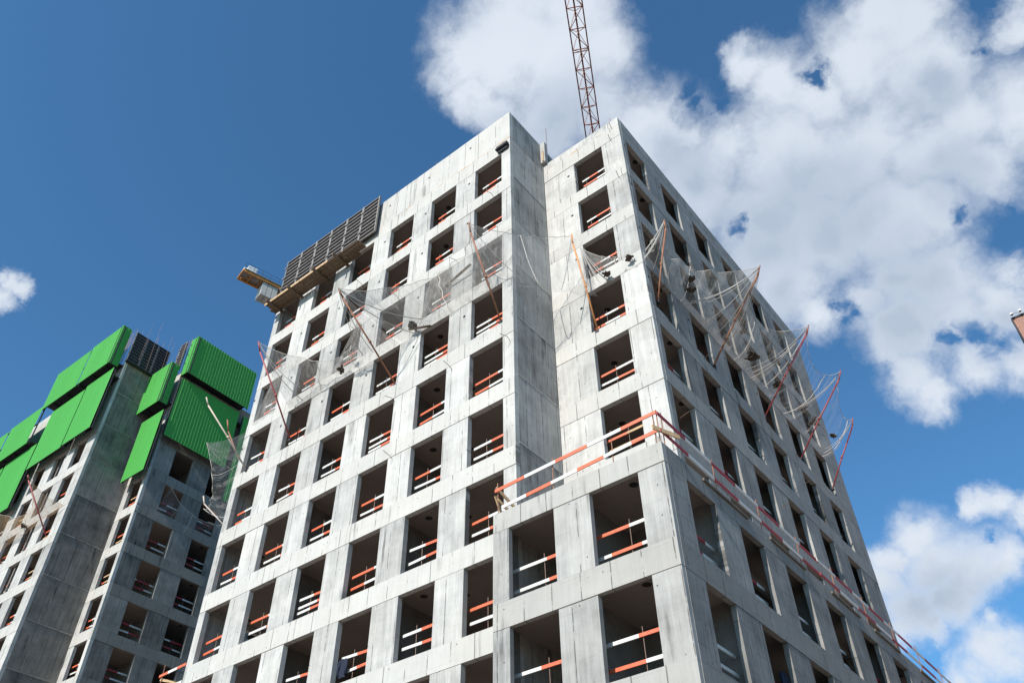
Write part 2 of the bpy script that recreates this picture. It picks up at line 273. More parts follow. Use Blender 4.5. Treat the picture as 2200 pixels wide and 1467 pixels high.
def brick_mat():
    m = bpy.data.materials.new('brick_facade'); m.use_nodes = True; k = NT(m); p = m.node_tree.nodes['Principled BSDF']
    tc = k.n('ShaderNodeTexCoord'); bt = k.n('ShaderNodeTexBrick'); bt.inputs['Scale'].default_value = 1; bt.inputs['Brick Width'].default_value = .25; bt.inputs['Row Height'].default_value = .077
    bt.inputs['Mortar Size'].default_value = .008; bt.inputs['Color1'].default_value = (.34, .13, .075, 1); bt.inputs['Color2'].default_value = (.24, .085, .05, 1); bt.inputs['Mortar'].default_value = (.42, .36, .32, 1)
    k.l(tc.outputs['UV'], bt.inputs['Vector']); k.l(bt.outputs['Color'], p.inputs['Base Color']); p.inputs['Roughness'].default_value = .9
    return m
M_brick = brick_mat()

# ------------------------------------------------------------------ mesh builder
COL = sc.collection
class Frame:
    """local survey frame of a tower: yaw about the origin (ox, oy)"""
    def __init__(s, ox=0., oy=0., yaw=0.): s.ox, s.oy, s.yaw = ox, oy, yaw; s.c, s.s = math.cos(yaw), math.sin(yaw)
    def w(s, p): return Vector((s.ox + s.c*p[0] - s.s*p[1], s.oy + s.s*p[0] + s.c*p[1], p[2] + Z0))
F0 = Frame(); F2 = Frame(-39.786, 1.705, R(1.17))

class MB:
    def __init__(s): s.v = []; s.f = []; s.uv = []; s.t = []; s.m = []
    def face(s, pts, uvs=None, tone=.5, m=0):
        i = len(s.v); s.v += [tuple(p) for p in pts]; s.f.append(tuple(range(i, i+len(pts))))
        s.uv.append(uvs or [(p[0]+p[1], p[2]) for p in pts]); s.t.append(tone); s.m.append(m)
    def hexa(s, P, tone=.5, m=0, uvf=None):
        """P: 8 corners, bottom ring 0-3 then top ring 4-7"""
        c = sum((Vector(p) for p in P), Vector())/8
        for q in ((0, 1, 2, 3), (4, 5, 6, 7), (0, 1, 5, 4), (1, 2, 6, 5), (2, 3, 7, 6), (3, 0, 4, 7)):
            pts = [Vector(P[i]) for i in q]
            nn = (pts[1]-pts[0]).cross(pts[2]-pts[0])
            if nn.dot(sum(pts, Vector())/4 - c) < 0: pts.reverse()
            if uvf: s.face(pts, [uvf(p) for p in pts], tone, m)
            else: s.face(pts, None, tone, m)
    def box(s, a, b, tone=.5, m=0, uvf=None):
        x0, y0, z0 = a; x1, y1, z1 = b
        s.hexa([(x0, y0, z0), (x1, y0, z0), (x1, y1, z0), (x0, y1, z0), (x0, y0, z1), (x1, y0, z1), (x1, y1, z1), (x0, y1, z1)], tone, m, uvf)
    def beam(s, p, q, w, h, tone=.5, m=0, up=(0, 0, 1)):
        p, q = Vector(p), Vector(q); d = (q-p).normalized(); u = Vector(up)
        if abs(d.dot(u)) > .98: u = Vector((1, 0, 0))
        a = d.cross(u).normalized()*w/2; b = a.cross(d).normalized()*h/2
        s.hexa([p-a-b, p+a-b, p+a+b, p-a+b, q-a-b, q+a-b, q+a+b, q-a+b], tone, m)
    def tube(s, pts, r, n=8, m=0):
        pts = [Vector(p) for p in pts]; rings = []
        for i, p in enumerate(pts):
            d = ((pts[min(i+1, len(pts)-1)] - pts[max(i-1, 0)])).normalized(); u = Vector((0, 0, 1)) if abs(d.z) < .95 else Vector((1, 0, 0))
            a = d.cross(u).normalized(); b = a.cross(d)
            rings.append([p + (a*math.cos(t)+b*math.sin(t))*r for t in [2*math.pi*j/n for j in range(n)]])
        for A, B in zip(rings, rings[1:]):
            for j in range(n): s.face([A[j], A[(j+1) % n], B[(j+1) % n], B[j]], None, .5, m)
        s.face(rings[0][::-1], None, .5, m); s.face(rings[-1], None, .5, m)
    def build(s, name, mats, parent=None, org=(0, 0, 0), smooth=False):
        """org is subtracted: mesh coordinates are relative to the thing's base"""
        ox, oy, oz = org
        me = bpy.data.meshes.new(name); me.from_pydata([(x-ox, y-oy, z-oz) for x, y, z in s.v], [], s.f)
        me.uv_layers.new(name='UVMap'); me.color_attributes.new('tone', 'FLOAT_COLOR', 'CORNER')
        uvs = []; ts = []
        for i, f in enumerate(s.f):
            for j in range(len(f)): uvs += list(s.uv[i][j]); t = s.t[i]; bnd = t > 1.0; t = t-1 if bnd else t; ts += [t, float(bnd), 0., 1]
        me.uv_layers['UVMap'].data.foreach_set('uv', uvs); me.color_attributes['tone'].data.foreach_set('color', ts)
        for m_ in (mats if isinstance(mats, (list, tuple)) else [mats]): me.materials.append(m_)
        for p_, mi in zip(me.polygons, s.m): p_.material_index = mi; p_.use_smooth = smooth
        if smooth:
            bm = bmesh.new(); bm.from_mesh(me); bmesh.ops.remove_doubles(bm, verts=bm.verts, dist=1e-4); bm.to_mesh(me); bm.free()
        me.update(); o = bpy.data.objects.new(name, me); COL.objects.link(o)
        if parent: o.parent = parent
        return o

def tag(o, label=None, cat=None, group=None, kind=None):
    if label: o['label'] = label
    if cat: o['category'] = cat
    if group: o['group'] = group
    if kind: o['kind'] = kind
    return o
def thing(name, loc, label, cat, group=None, frame=F0, rot=0.):
    o = bpy.data.objects.new(name, None); COL.objects.link(o); o.empty_display_size = .3
    o.location = frame.w(loc); o.rotation_euler = (0, 0, frame.yaw + rot)
    return tag(o, label, cat, group)
def dup(root, loc, label, rot=0., frame=F0, tilt=0.):
    r = root.copy(); COL.objects.link(r); r.location = frame.w(loc); r.rotation_euler = (0, tilt, frame.yaw + rot); r['label'] = label
    for ch in list(root.children):
        c = ch.copy(); COL.objects.link(c); c.parent = r
        for g in ch.children: e = g.copy(); COL.objects.link(e); e.parent = c
    return r

rnd = random.Random(5)
T = lambda i: -3.0*(i-1)          # lintel level of storey i (1 = top)
SILL = 2.24

# ------------------------------------------------------------------ ground
g = MB(); g.face([(-1500, -1500, 0), (1500, -1500, 0), (1500, 1500, 0), (-1500, 1500, 0)])
tag(g.build('ground', M_groundm), kind='structure')

# ------------------------------------------------------------------ facades
def facade(mb, axis, plane, out, u0, u1, ops, rows, th, ztop=0.76, zoff=0., uvo=0., zbot=None, rr=None):
    """grid wall: plane is the outer face; axis 'x' wall runs along x (normal -y), 'y' runs along y (normal +x).
    ops: list of (left, right) openings; rows: storeys that have openings; th: thickness"""
    rr = rr or rnd
    def bx(a, b, z0, z1, tone, d):
        def uvf(p): return ((p.x if axis == 'x' else p.y) + uvo, p.z - zoff)
        if axis == 'x': mb.box((a, plane-d*1.0, z0), (b, plane+th, z1), tone, 0, uvf)
        else: mb.box((a if False else plane-th, a, z0), (plane+d, b, z1), tone, 0, uvf)
    ops = sorted(ops); edges = [u0] + [e for o_ in ops for e in o_] + [u1]
    piers = list(zip(edges[0::2], edges[1::2]))
    for r in rows:
        t = T(r)+zoff; b = t-SILL
        for a, c in piers:
            if c-a < .02: continue
            gap = rr.choice((.012, .022, .034))
            bx(a, c, b, t-gap, rr.random(), rr.uniform(.0, .012))
        # spandrel band under this storey's openings, cast in lengths
        zb = T(r+1)+zoff
        if r == rows[-1]: zb = zbot if zbot is not None else zb
        cuts = [u0]
        x = u0 + rr.uniform(4, 7)
        while x < u1-3: cuts.append(x); x += rr.uniform(4, 8)
        cuts.append(u1)
        for a, c in zip(cuts, cuts[1:]): bx(a, c, zb, b-.001, 1.01+rr.uniform(.35, .98), rr.uniform(.004, .016))
    t = T(rows[0])+zoff
    if ztop:
        bx(u0, u1, t, t+ztop, 1.01+rr.uniform(.4, .9), rr.uniform(.004, .014))

A_ops = [(-.525-1.628-2.845*k, -.525-2.845*k) for k in range(6)]
S_ops = [(3.145+3.07*k, 3.145+1.62+3.06*k) for k in range(6)]
T_ops = [(.153+3.05*k, .153+1.6+3.05*k) for k in range(10)]
C_ops = [(.442, 2.074), (3.296, 4.882)]
B_ops = [(1.789, 3.375)]
main = thing('apartment_building', (-6, 11, -Z0), 'unfinished grey concrete apartment block filling the middle, rows of empty window openings', 'building')
mo = (-6, 11, -Z0)
mb = MB(); facade(mb, 'x', 0., -1, -16.8, 0., A_ops, range(1, 13), .2, .93, zbot=-Z0)
# solid top-storey wall, cast in 1.15 m wide lifts
x = -8.9; cuts = [-16.8, -12.9, -8.9, -7.6, -6.45, -5.3, -4.4, -3.3, -2.2, -1.18, 0.]
for a, c in zip(cuts, cuts[1:]):
    d = rnd.uniform(0, .01); zt = 3.12 if c > -8.8 else 3.05
    mb.box((a+.003, -d, .94), (c, .2, zt), 1.01+rnd.uniform(.55, .95), 0, lambda p: (p.x, p.z))
mb.build('front_wall', M_frontA, main, mo)
mb = MB()
for r in range(0, 13):        # recess wall between the two front planes
    z1 = 3.12 if r == 0 else T(r)+.93-.01; z0 = .94 if r == 0 else (T(r+1)+.93 if r < 12 else -Z0)
    mb.box((-.2, .2, z0), (rnd.uniform(0, .008), 2.67, z1), rnd.random(), 0, lambda p: (p.y, p.z))
    if r: mb.box((-.19, .2, z0), (.016, 2.67, z0+.06), .95, 0, lambda p: (p.y, p.z))
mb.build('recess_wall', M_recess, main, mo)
mb = MB(); facade(mb, 'x', 2.668, -1, 0.02, 4.44, B_ops, range(1, 8), .2, .93)
mb.box((0.02, 2.66, .94), (4.44, 2.868, 1.45), .8, 0, lambda p: (p.x, p.z))
mb.build('front_wall', M_frontB, main, mo)
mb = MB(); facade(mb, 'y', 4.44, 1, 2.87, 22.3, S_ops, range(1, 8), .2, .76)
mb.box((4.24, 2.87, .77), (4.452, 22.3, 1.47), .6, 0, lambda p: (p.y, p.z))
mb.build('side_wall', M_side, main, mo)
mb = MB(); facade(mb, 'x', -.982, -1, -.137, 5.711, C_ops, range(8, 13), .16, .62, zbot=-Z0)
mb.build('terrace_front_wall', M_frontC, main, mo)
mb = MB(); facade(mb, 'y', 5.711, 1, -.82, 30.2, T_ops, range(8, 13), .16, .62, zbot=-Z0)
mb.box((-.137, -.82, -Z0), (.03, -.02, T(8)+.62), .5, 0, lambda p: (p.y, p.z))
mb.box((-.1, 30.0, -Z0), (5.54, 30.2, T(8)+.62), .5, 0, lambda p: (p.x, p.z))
mb.build('terrace_side_wall', concrete('concrete_terrace_side', tuple(c*.58 for c in CONC), seed=91, contrast=1.35, bumpk=1.8, hl=.8), main, mo)  # base darkened, so this wall's shade sits in the concrete colour
mb = MB()   # left and rear walls with openings of the same grid
L_ops = [(2.0+3.07*k, 3.6+3.07*k) for k in range(6)]
for r in range(1, 13):
    t = T(r); e = [.2] + [q for o_ in L_ops for q in o_] + [22.3]
    for a, c in zip(e[0::2], e[1::2]): mb.box((-16.8, a, t-SILL), (-16.6, c, t-.01), rnd.random(), 0, lambda p: (p.y, p.z))
    mb.box((-16.8, .2, T(r+1) if r < 12 else -Z0), (-16.6, 22.3, t-SILL), rnd.random(), 0, lambda p: (p.y, p.z))
mb.box((-16.8, .2, 0), (-16.6, 22.3, 3.05), .6, 0, lambda p: (p.y, p.z))
mb.box((-16.6, 22.1, -Z0), (4.24, 22.3, 1.4), .5, 0, lambda p: (p.x, p.z))
mb.build('rear_wall', M_sis, main, mo)
for r in range(0, 12):
    mb = MB(); z = (T(r+1)+.25)
    mb.box((-16.6, .2, z), (-.2, 22.1, z+.2)); mb.box((-.2, 2.868, z), (4.24, 22.1, z+.2))
    if r >= 7: mb.box((-.0, -.82, z), (5.55, 2.66, z+.2)); mb.box((4.24, 2.66, z), (5.55, 30., z+.2))
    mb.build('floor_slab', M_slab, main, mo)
mb = MB(); mb.box((-16.6, .2, 2.6), (-.2, 22.1, 2.85)); mb.box((-.2, 2.87, .8), (4.24, 22.1, .98)); mb.build('roof_slab', M_slab, main, mo)
mb = MB(); mb.box((-.2, 2.9, .98), (.0, 22.1, 3.1), .5, 0, lambda p: (p.y, p.z)); mb.build('penthouse_wall', M_recess, main, mo)
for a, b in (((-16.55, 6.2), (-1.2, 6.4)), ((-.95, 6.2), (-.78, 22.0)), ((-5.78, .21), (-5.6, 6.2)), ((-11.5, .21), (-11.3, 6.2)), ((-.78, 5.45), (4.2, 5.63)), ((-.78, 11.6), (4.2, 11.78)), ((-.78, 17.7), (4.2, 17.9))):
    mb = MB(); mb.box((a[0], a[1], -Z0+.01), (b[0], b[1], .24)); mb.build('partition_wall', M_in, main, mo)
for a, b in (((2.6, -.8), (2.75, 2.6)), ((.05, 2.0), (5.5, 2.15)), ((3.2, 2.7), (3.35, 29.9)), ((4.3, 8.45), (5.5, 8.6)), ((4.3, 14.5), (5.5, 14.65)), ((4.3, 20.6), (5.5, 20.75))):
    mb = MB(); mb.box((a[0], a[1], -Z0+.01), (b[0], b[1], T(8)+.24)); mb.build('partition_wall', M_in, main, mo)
mb = MB(); mb.box((.02, 2.45, 1.452), (.3, 2.66, 3.1)); mb.box((.14, 2.4, 1.5), (.22, 2.44, 2.3), .5, 1)
mb.build('corner_stub', [M_frontC, M_wood], main, mo)
# starter bars and ties left standing in the concrete
def bar(pts, r): mb = MB(); mb.tube(pts, r, 5); mb.build('starter_bar', M_wire, main, mo)
for u, z, k in ((-1.0, -3.0, 1), (-3.0, -6.1, 1), (-6.6, -6.0, 0), (-3.1, -12.2, 0), (-6.0, -15.1, 0), (-6.2, -12.2, 1), (-9.4, -3.2, 0), (-.2, -12.4, 1)):
    bar([(u, .05, z), (u+.05, -.22, z+.03), (u-.06*k, -.5, z+.12-.1*k)], .012)
for u, z in ((4.0, -3.0), (3.9, -.05), (4.05, .85)): bar([(u, 2.7, z), (u+.08, 2.35, z+.1)], .014)
for y in (3.4, 6.9, 11.2, 15.): zz = -19+rnd.uniform(0, 9); bar([(4.4, y, zz), (4.8, y, zz+.1)], .012)
for x, y, z, h in ((-5.05, .1, 3.1, .45), (4.0, 2.75, 1.4, .5), (-.25, 3.5, 3.05, 3.1), (-13., .1, 3.05, .3)): bar([(x, y, z), (x+.02, y, z+h)], .016)
for y0, y1 in ((1.2, 3.9), (5.4, 8.0), (10.1, 12.6), (14., 16.6), (18.9, 21.2)):
    mb = MB(); mb.box((5.722, y0, -20.52), (5.78, y1, -20.44)); mb.build('shadow_strip', M_shadow, main, mo)  # thin dark strips drawn in place of shadows below the terrace edge
# small dark box hanging at the top corner
t = thing('shutter_box', (-.4, 0, .2), 'small black box fixed at the upper right corner opening of the long facade', 'box')
mb = MB(); mb.box((-.74, -.24, .22), (-.03, -.02, .29)); mb.box((-.70, -.20, .29), (-.06, -.02, .46)); mb.box((-.66, -.12, .06), (-.08, -.025, .22)); mb.build('box_shell', M_dark, t, (-.4, 0, .2))

# ------------------------------------------------------------------ window guard rails
def board(mb, p, q, segs, h=.095, th=.028, first=0, rm=1):
    """board from p to q painted in alternating lengths"""
    p, q = Vector(p), Vector(q); cut = [0]+segs+[1]
    for i, (a, b) in enumerate(zip(cut, cut[1:])): mb.beam(p.lerp(q, a), p.lerp(q, b), th, h, .5, (i+first) % 2*rm if rm == 1 else ((i+first) % 2))
def rail_proto(name, x0, x1, hs, posts, tl, red, seed):
    r = random.Random(seed); t = bpy.data.objects.new(name, None); COL.objects.link(t)
    for j, h in enumerate(hs):
        mb = MB(); a = x0 + r.uniform(-.03, .03); b = x1 + r.uniform(-.05, .03); sl = r.uniform(-.018, .018)*tl
        n = r.choice((1, 1, 2)); segs = [.5+r.uniform(-.12, .12)] if n == 1 else [.3+r.uniform(-.05, .05), .68+r.uniform(-.06, .06)]
        board(mb, (a, -.02, h-sl), (b, -.02, h+sl), segs, first=r.randrange(2)); mb.build('rail_board', [M_white, red], t)
    for px in posts:
        mb = MB(); mb.tube([(px, .012, hs[-1]-.35), (px+r.uniform(-.03, .03), .012, hs[0]+.22)], .013, 6); mb.build('rail_post', M_wire, t)
    tag(t, 'guard rail', 'guard rail', 'red and white guard rails across the window openings')
    return t
def variants(*a, n=6, red=None, **k): return [rail_proto('guard_rail', *a, red or M_red, 100*len(bpy.data.objects)+i) for i in range(n)]
V_up = [rail_proto('guard_rail', -.64, .64, (1.06, .66), (-.45, .52), 1., M_red, i) for i in range(6)]
V_mid = [rail_proto('guard_rail', -.90, .98, (1.0, .55) if i not in (4, 6) else ((1.0, .70, .50) if i == 4 else (.94, .48)), (-.28+.1*(i % 2),), (1., 1., 2.5)[i % 3], M_red, 20+i) for i in range(9)]
V_big = [rail_proto('guard_rail', -1.2, 1.2, (1.13, .48), (.02,), .3, M_red, 40+i) for i in range(4)]
V_side = [rail_proto('guard_rail', -1.0, 1.0, (1.0, .52), (.1,), 1., M_red_shaded, 60+i) for i in range(6)]
V_wood = [rail_proto('guard_rail', -.90, .95, (1.0, .55), (.0,), 1., M_red, 80+i) for i in range(4)]
for o in V_wood:
    for ch in o.children:
        if ch.name.startswith('rail_board'): ch.data.materials[0] = M_wood
used = set()
def place(V, i, loc, label, rot=0., frame=F0, tilt=0., group=None):
    p = V[i % len(V)]
    if p.name not in used:
        used.add(p.name); p.location = frame.w(loc); p.rotation_euler = (0, tilt, frame.yaw+rot); p['label'] = label; o = p
    else: o = dup(p, loc, label, rot, frame, tilt)
    if group: o['group'] = group
    return o
ORD = ['zero', 'top', 'second', 'third', 'fourth', 'fifth', 'sixth', 'seventh', 'eighth', 'ninth', 'tenth', 'eleventh']
COLN = ['nearest the recessed corner', 'second left of the recessed corner', 'third left of the recessed corner', 'fourth left of the recessed corner', 'fifth left of the recessed corner', 'at the left edge']
for r in range(1, 10):
    for c, (a, b) in enumerate(A_ops):
        if (r, c) in ((9, 0),) and False: continue
        V, yy = (V_up, .38) if r <= 3 else (V_mid, .40)
        place(V, rnd.randrange(99), ((a+b)/2+.03, yy, T(r)-SILL-.0), 'striped guard rail, long sunlit facade, %s row, opening %s' % (ORD[r], COLN[c]), tilt=rnd.uniform(-.012, .012))
for r in range(1, 7):
    place(V_up if r <= 3 else (V_wood if r == 6 else V_mid), r+2, (2.6, 2.668+.38, T(r)-SILL), 'striped guard rail in the narrow sunlit facade right of the recess, %s row' % ORD[r])
for r in (8, 9):
    for c, (a, b) in enumerate(C_ops):
        place(V_big, r*2+c, ((a+b)/2+.02, -.982+.55, T(r)-SILL), 'striped guard rail in the terrace block front, %s row, %s opening' % (('upper', 'lower')[r-8], ('left', 'right')[c]))
SC = ['nearest the corner', 'second from the corner', 'third from the corner', 'fourth from the corner', 'fifth from the corner', 'farthest from the corner', 'seventh from the corner']
for r in range(1, 8):
    for c, (a, b) in enumerate(S_ops):
        if r == 7 and c < 1: continue
        place(V_side, rnd.randrange(99), (4.44-.42, (a+b)/2, T(r)-SILL), 'red guard rail, shaded side facade, %s row, opening %s' % (ORD[r], SC[c]), rot=math.pi/2, group='guard rails in the shaded side facade')
for r in (8, 9, 10):
    for c in range(7 if r < 10 else 4):
        a, b = T_ops[c]
        if r == 10 and c == 0: continue
        place(V_side, rnd.randrange(99), (5.711-.4, (a+b)/2, T(r)-SILL), 'red guard rail, terrace side below barrier, %s row, opening %s' % (('upper', 'middle', 'lower')[r-8], SC[c]), rot=math.pi/2, group='guard rails in the shaded side facade')

def jacket(loc, rot, label):
    t = thing('work_jacket', loc, label, 'jacket', rot=rot); r = random.Random(3)
    mb = MB(); G = [[(-.17+.34*i/6*(1-.25*abs(j-4)/8), -.03+.035*math.sin(i*1.9+j*.5)+r.uniform(-.01, .01), .05-.62*j/8) for i in range(7)] for j in range(9)]
    for j in range(8):
        for i in range(6): mb.face([G[j][i], G[j][i+1], G[j+1][i+1], G[j+1][i]])
    mb.build('jacket_body', M_cloth, t, smooth=True)
    for sx in (-1, 1):
        mb = MB(); mb.tube([(sx*.15, -.03, 0), (sx*.2, -.05, -.25), (sx*.17, -.04, -.52)], .05, 8); mb.build('sleeve', M_cloth, t, smooth=True)
M_cloth = mat('navy_cloth', (.012, .018, .04), .9)
jacket((-7.62, .28, -22.35), 0, 'dark navy jacket hanging on a rail at the left side of an opening')
jacket((5.44, 4.55, -24.9), math.pi/2, 'dark blue jacket hanging in a shaded terrace side opening')

# ------------------------------------------------------------------ terrace barrier
def long_board(name, parent, org, p, q, w0, first, red, wood=False, h=.11):
    p, q = Vector(p), Vector(q); n = max(2, round((q-p).length/w0)); mb = MB(); pts = []
    off = Vector((0, 0, 0))
    for i in range(n):
        a = p.lerp(q, i/n); b = p.lerp(q, (i+1)/n)
        mb.beam(a, b, .03, h, .5, (i+first) % 2)
    return mb.build(name, [M_white, red], parent, org)
o = (2.8, -.95, -20.38); t = thing('terrace_barrier', o, 'long red and white board barrier along the front edge of the terrace', 'barrier', 'barriers round the terrace')
long_board('barrier_board', t, o, (-.12, -.93, -19.50), (5.66, -.93, -19.33), 1.16, 1, M_red)
long_board('barrier_board', t, o, (.12, -.90, -20.15), (5.7, -.90, -19.92), .95, 0, M_red)
for x in (-.05, 2.02, 4.1, 5.62, 5.5):
    mb = MB(); mb.tube([(x, -.85, -20.6), (x-.02+.04*(x > 1), -.86, -19.2)], .016, 6); mb.build('barrier_post', M_rustp, t, o)
for p, q in (((-.1, -.9, -19.35), (.1, -.0, -19.9)), ((-.05, -.88, -19.8), (.15, .05, -20.3)), ((-.08, -.96, -19.7), (-.08, -.6, -20.3))):
    mb = MB(); mb.beam(p, q, .04, .10); mb.build('end_brace', M_wood, t, o)
o = (5.7, 12, -20.38); t = thing('terrace_barrier', o, 'very long red and white board barrier along the shaded side terrace', 'barrier', 'barriers round the terrace')
long_board('barrier_board', t, o, (5.72, -.98, -19.42), (5.72, 9.6, -19.52), 1.5, 1, M_red_shaded)
long_board('barrier_board', t, o, (5.74, 9.5, -19.50), (5.74, 29.5, -19.66), 1.6, 0, M_red_shaded)
long_board('barrier_board', t, o, (5.70, -.9, -19.95), (5.70, 9.6, -20.05), 1.6, 1, M_red_shaded)
long_board('barrier_board', t, o, (5.72, 9.5, -20.02), (5.72, 29.5, -20.15), 1.7, 1, M_red_shaded)
for i in range(11):
    y = -.7+2.9*i; mb = MB(); mb.tube([(5.66, y, -20.7), (5.67, y+.05, -19.2)], .016, 6); mb.build('barrier_post', M_rustp, t, o)
mb = MB(); mb.beam((5.6, -1.15, -19.95), (5.9, -.2, -19.9), .04, .14); mb.build('corner_board', M_wood, t, o)
o = (-17.6, 0, -20.9); t = thing('edge_barrier', o, 'short red and white barrier sticking out at the lower left facade edge', 'barrier')
long_board('barrier_board', t, o, (-18.6, -.02, -20.15), (-16.82, -.02, -20.10), .55, 1, M_red)
long_board('barrier_board', t, o, (-18.1, -.02, -20.85), (-16.82, -.02, -20.8), .55, 1, M_red)
mb = MB(); mb.tube([(-18.4, 0, -21.2), (-18.42, 0, -19.7)], .016, 6); mb.build('barrier_post', M_rustp, t, o)
mb = MB(); mb.beam((-18.5, 0, -20.3), (-16.9, .9, -20.7), .04, .1); mb.build('brace_board', M_wood, t, o)

# ------------------------------------------------------------------ catch-net poles
PN = dict(a=((-12.91, 0, -10.95), (-12.91, -2.8, -6.9)), b=((-6.3, .05, -11.21), (-6.3, -3.62, -8.43)), c=((-.64, .05, -11.15), (-.64, -2.0, -7.08)), d=((2.03, 2.72, -11.3), (2.03, 1.45, -6.63)),
          e=((4.38, 3.48, -10.6), (5.33, 3.48, -6.36)), f=((4.4, 7.69, -10.99), (7.44, 7.69, -7.02)), g=((4.4, 12.44, -10.78), (7.51, 12.44, -7.04)), h=((4.4, 15.97, -11.13), (7.47, 15.97, -7.39)), i=((4.4, 19.78, -10.87), (6.46, 19.78, -7.51)),
          l=((-15.91, .0, -11.26), (-16.7, -2.57, -8.13)))
PL = dict(a='dark red net pole, leftmost on the long sunlit facade', b='rusty leaning net pole in the middle of the long sunlit facade', c='brown leaning net pole beside the recessed corner', d='bright orange net pole on the narrow facade right of the recess',
          e='brown upright net pole just past the sunlit corner, draped with netting', f='dark red net pole, first leaning out over the shaded side facade', g='red net pole, third along the shaded side facade', h='red net pole, fourth along the side, crossing transparent netting', i='red net pole, farthest right against the blue sky',
          l='pale net pole at the left edge of the grey block before green sheets')
PM = dict(a=M_redp, b=M_rustp, c=M_rustp, d=M_orangep, e=M_rustp, f=M_rustp, g=M_redp, h=M_redp, i=M_redp, l=M_pale)
for k_, (f_, h_) in PN.items():
    f_, h_ = Vector(f_), Vector(h_); d = (h_-f_); kink = f_+d*.9 + Vector((0, 0, -.06))
    outw = Vector((d.x, d.y, 0)).normalized()
    kink = f_ + d*.89 + outw*.10 - Vector((0, 0, .02))
    t = thing('net_pole', tuple(f_), PL[k_], 'pole', 'poles holding the safety net')
    mb = MB(); mb.tube([f_, f_+d*.45+outw*.02, kink], .036, 8); mb.build('pole_shaft', PM[k_], t, tuple(f_), smooth=True)
    mb = MB(); mb.tube([kink, h_+Vector((0, 0, .05))], .033, 8); mb.build('pole_hook', PM[k_], t, tuple(f_), smooth=True)
    mb = MB(); mb.tube([f_+d*.45-d.normalized()*.06, f_+d*.45+d.normalized()*.06], .055, 8); mb.build('pole_collar', PM[k_], t, tuple(f_), smooth=True)
    mb = MB(); mb.box((f_.x-.08, f_.y-.08, f_.z-.05), (f_.x+.08, f_.y+.08, f_.z+.03)); mb.build('pole_base', M_steel, t, tuple(f_))

# ------------------------------------------------------------------ safety nets
def net(label, A0, A1, B0, B1, droop, sag, m, nu=40, nv=18, fold=.10, seed=0, group='safety nets slung round the building', rope=True, pinch=0., frame=F0):
    """A0-A1: edge tied to the wall; B0-B1: outer edge between pole heads; droop: vector added to the outer edge's middle"""
    A0, A1, B0, B1, droop = map(Vector, (A0, A1, B0, B1, droop)); r = random.Random(seed); ph = [r.uniform(0, 6.28) for _ in range(8)]
    org = tuple((A0+A1)/2); G = []
    for i in range(nu+1):
        s = i/nu; row = []
        k = 4*s*(1-s); ed = B0.lerp(B1, s) + droop*(k**.8) ; inn = A0.lerp(A1, s) + Vector((0, 0, -.12*math.sin(3*math.pi*s)**2))
        for j in range(nv+1):
            u = j/nv; p = inn.lerp(ed, u); p = p + Vector((0, 0, -sag*4*u*(1-u)*(.6+.4*k)))
            a = fold*(.3+u)*(math.sin(23*s+ph[0]+3*u)*.5+math.sin(41*s+ph[1]-4*u)*.3+math.sin(11*s*u*4+ph[2])*.4)*min(1, 6*s, 6*(1-s))
            n_ = (ed-inn).normalized().cross((A1-A0).normalized()); p = p + n_*a + (A1-A0).normalized()*a*.6
            row.append(p)
        G.append(row)
    mb = MB(); Lx = (A1-A0).length; Ly = (B0-A0).length
    for i in range(nu):
        for j in range(nv):
            q = [(i, j), (i+1, j), (i+1, j+1), (i, j+1)]
            mb.face([G[a][b] for a, b in q], [(a/nu*Lx+seed*7.3, b/nv*Ly) for a, b in q])
    t = thing('safety_net', org, label, 'net', group, frame=frame)
    mb.build('net_mesh', m, t, org, smooth=True)
    if rope:
        mb = MB(); mb.tube([G[i][nv] for i in range(nu+1)], .012, 5); mb.build('edge_rope', M_rope, t, org)
        rr_ = random.Random(seed+50)
        for (ci, dr) in ((0, 1), (nu, -1)) if frame is F0 and nu == 40 else ():
            for q in range(9 if seed == 4 else (4 if seed in (5, 6) else (1 if seed == 3 else 2))):
                i1 = ci+dr*rr_.randint(3, 17); j1 = rr_.choice((0, 1, 2, 4, 7)); a_ = G[ci][nv]; b_ = G[i1][j1]; lift = (b_-a_).length*1.7
                pts = [a_.lerp(b_, e/8)-Vector((0, 0, .22*lift*(e/8)*(1-e/8))) for e in range(9)]
                mb = MB(); mb.tube(pts, rr_.uniform(.008, .02), 5); mb.build('net_fold', M_fold, t, org)
        for ii in rope if isinstance(rope, (list, tuple)) else ():
            mb = MB(); mb.tube([G[ii][j] for j in range(nv+1)], .016, 5); mb.build('cross_rope', M_rope, t, org)
    return t, G
H = {k_: v[1] for k_, v in PN.items()}
net('limp pale net sagging between the two leftmost poles on the sunlit facade', (-13.4, -.06, -8.95), (-6.2, -.06, -9.0), H['a'], H['b'], (.3, 2.5, -.75), .25, M_net, seed=1, rope=[12, 26])
net('grey net gathered left of the recess between rusty and brown poles', (-6.1, -.06, -9.0), (-.4, -.06, -9.05), H['b'], H['c'], (-.2, 2.2, .9), .15, M_net, seed=2, rope=[20])
net('thin net stretched across the recessed corner between brown and orange poles', (-.2, -.05, -9.3), (2.3, 2.6, -9.6), H['c'], H['d'], (0, .3, -.15), .9, M_netthin, seed=3, rope=[18], fold=.06)
net('bunched pale net draped round the sunlit corner beside the orange pole', (1.6, 2.62, -8.95), (4.5, 2.64, -8.98), (1.75, 2.52, -6.2), H['e'], (.2, .3, -1.3), .25, M_net, seed=4, rope=[14], fold=.16)
net('torn net past the sunlit corner holding dark debris', (4.5, 2.75, -8.95), (4.5, 7.6, -9.0), H['e'], H['f'], (-1.4, 0, -.35), .35, M_net, seed=5, rope=[22])
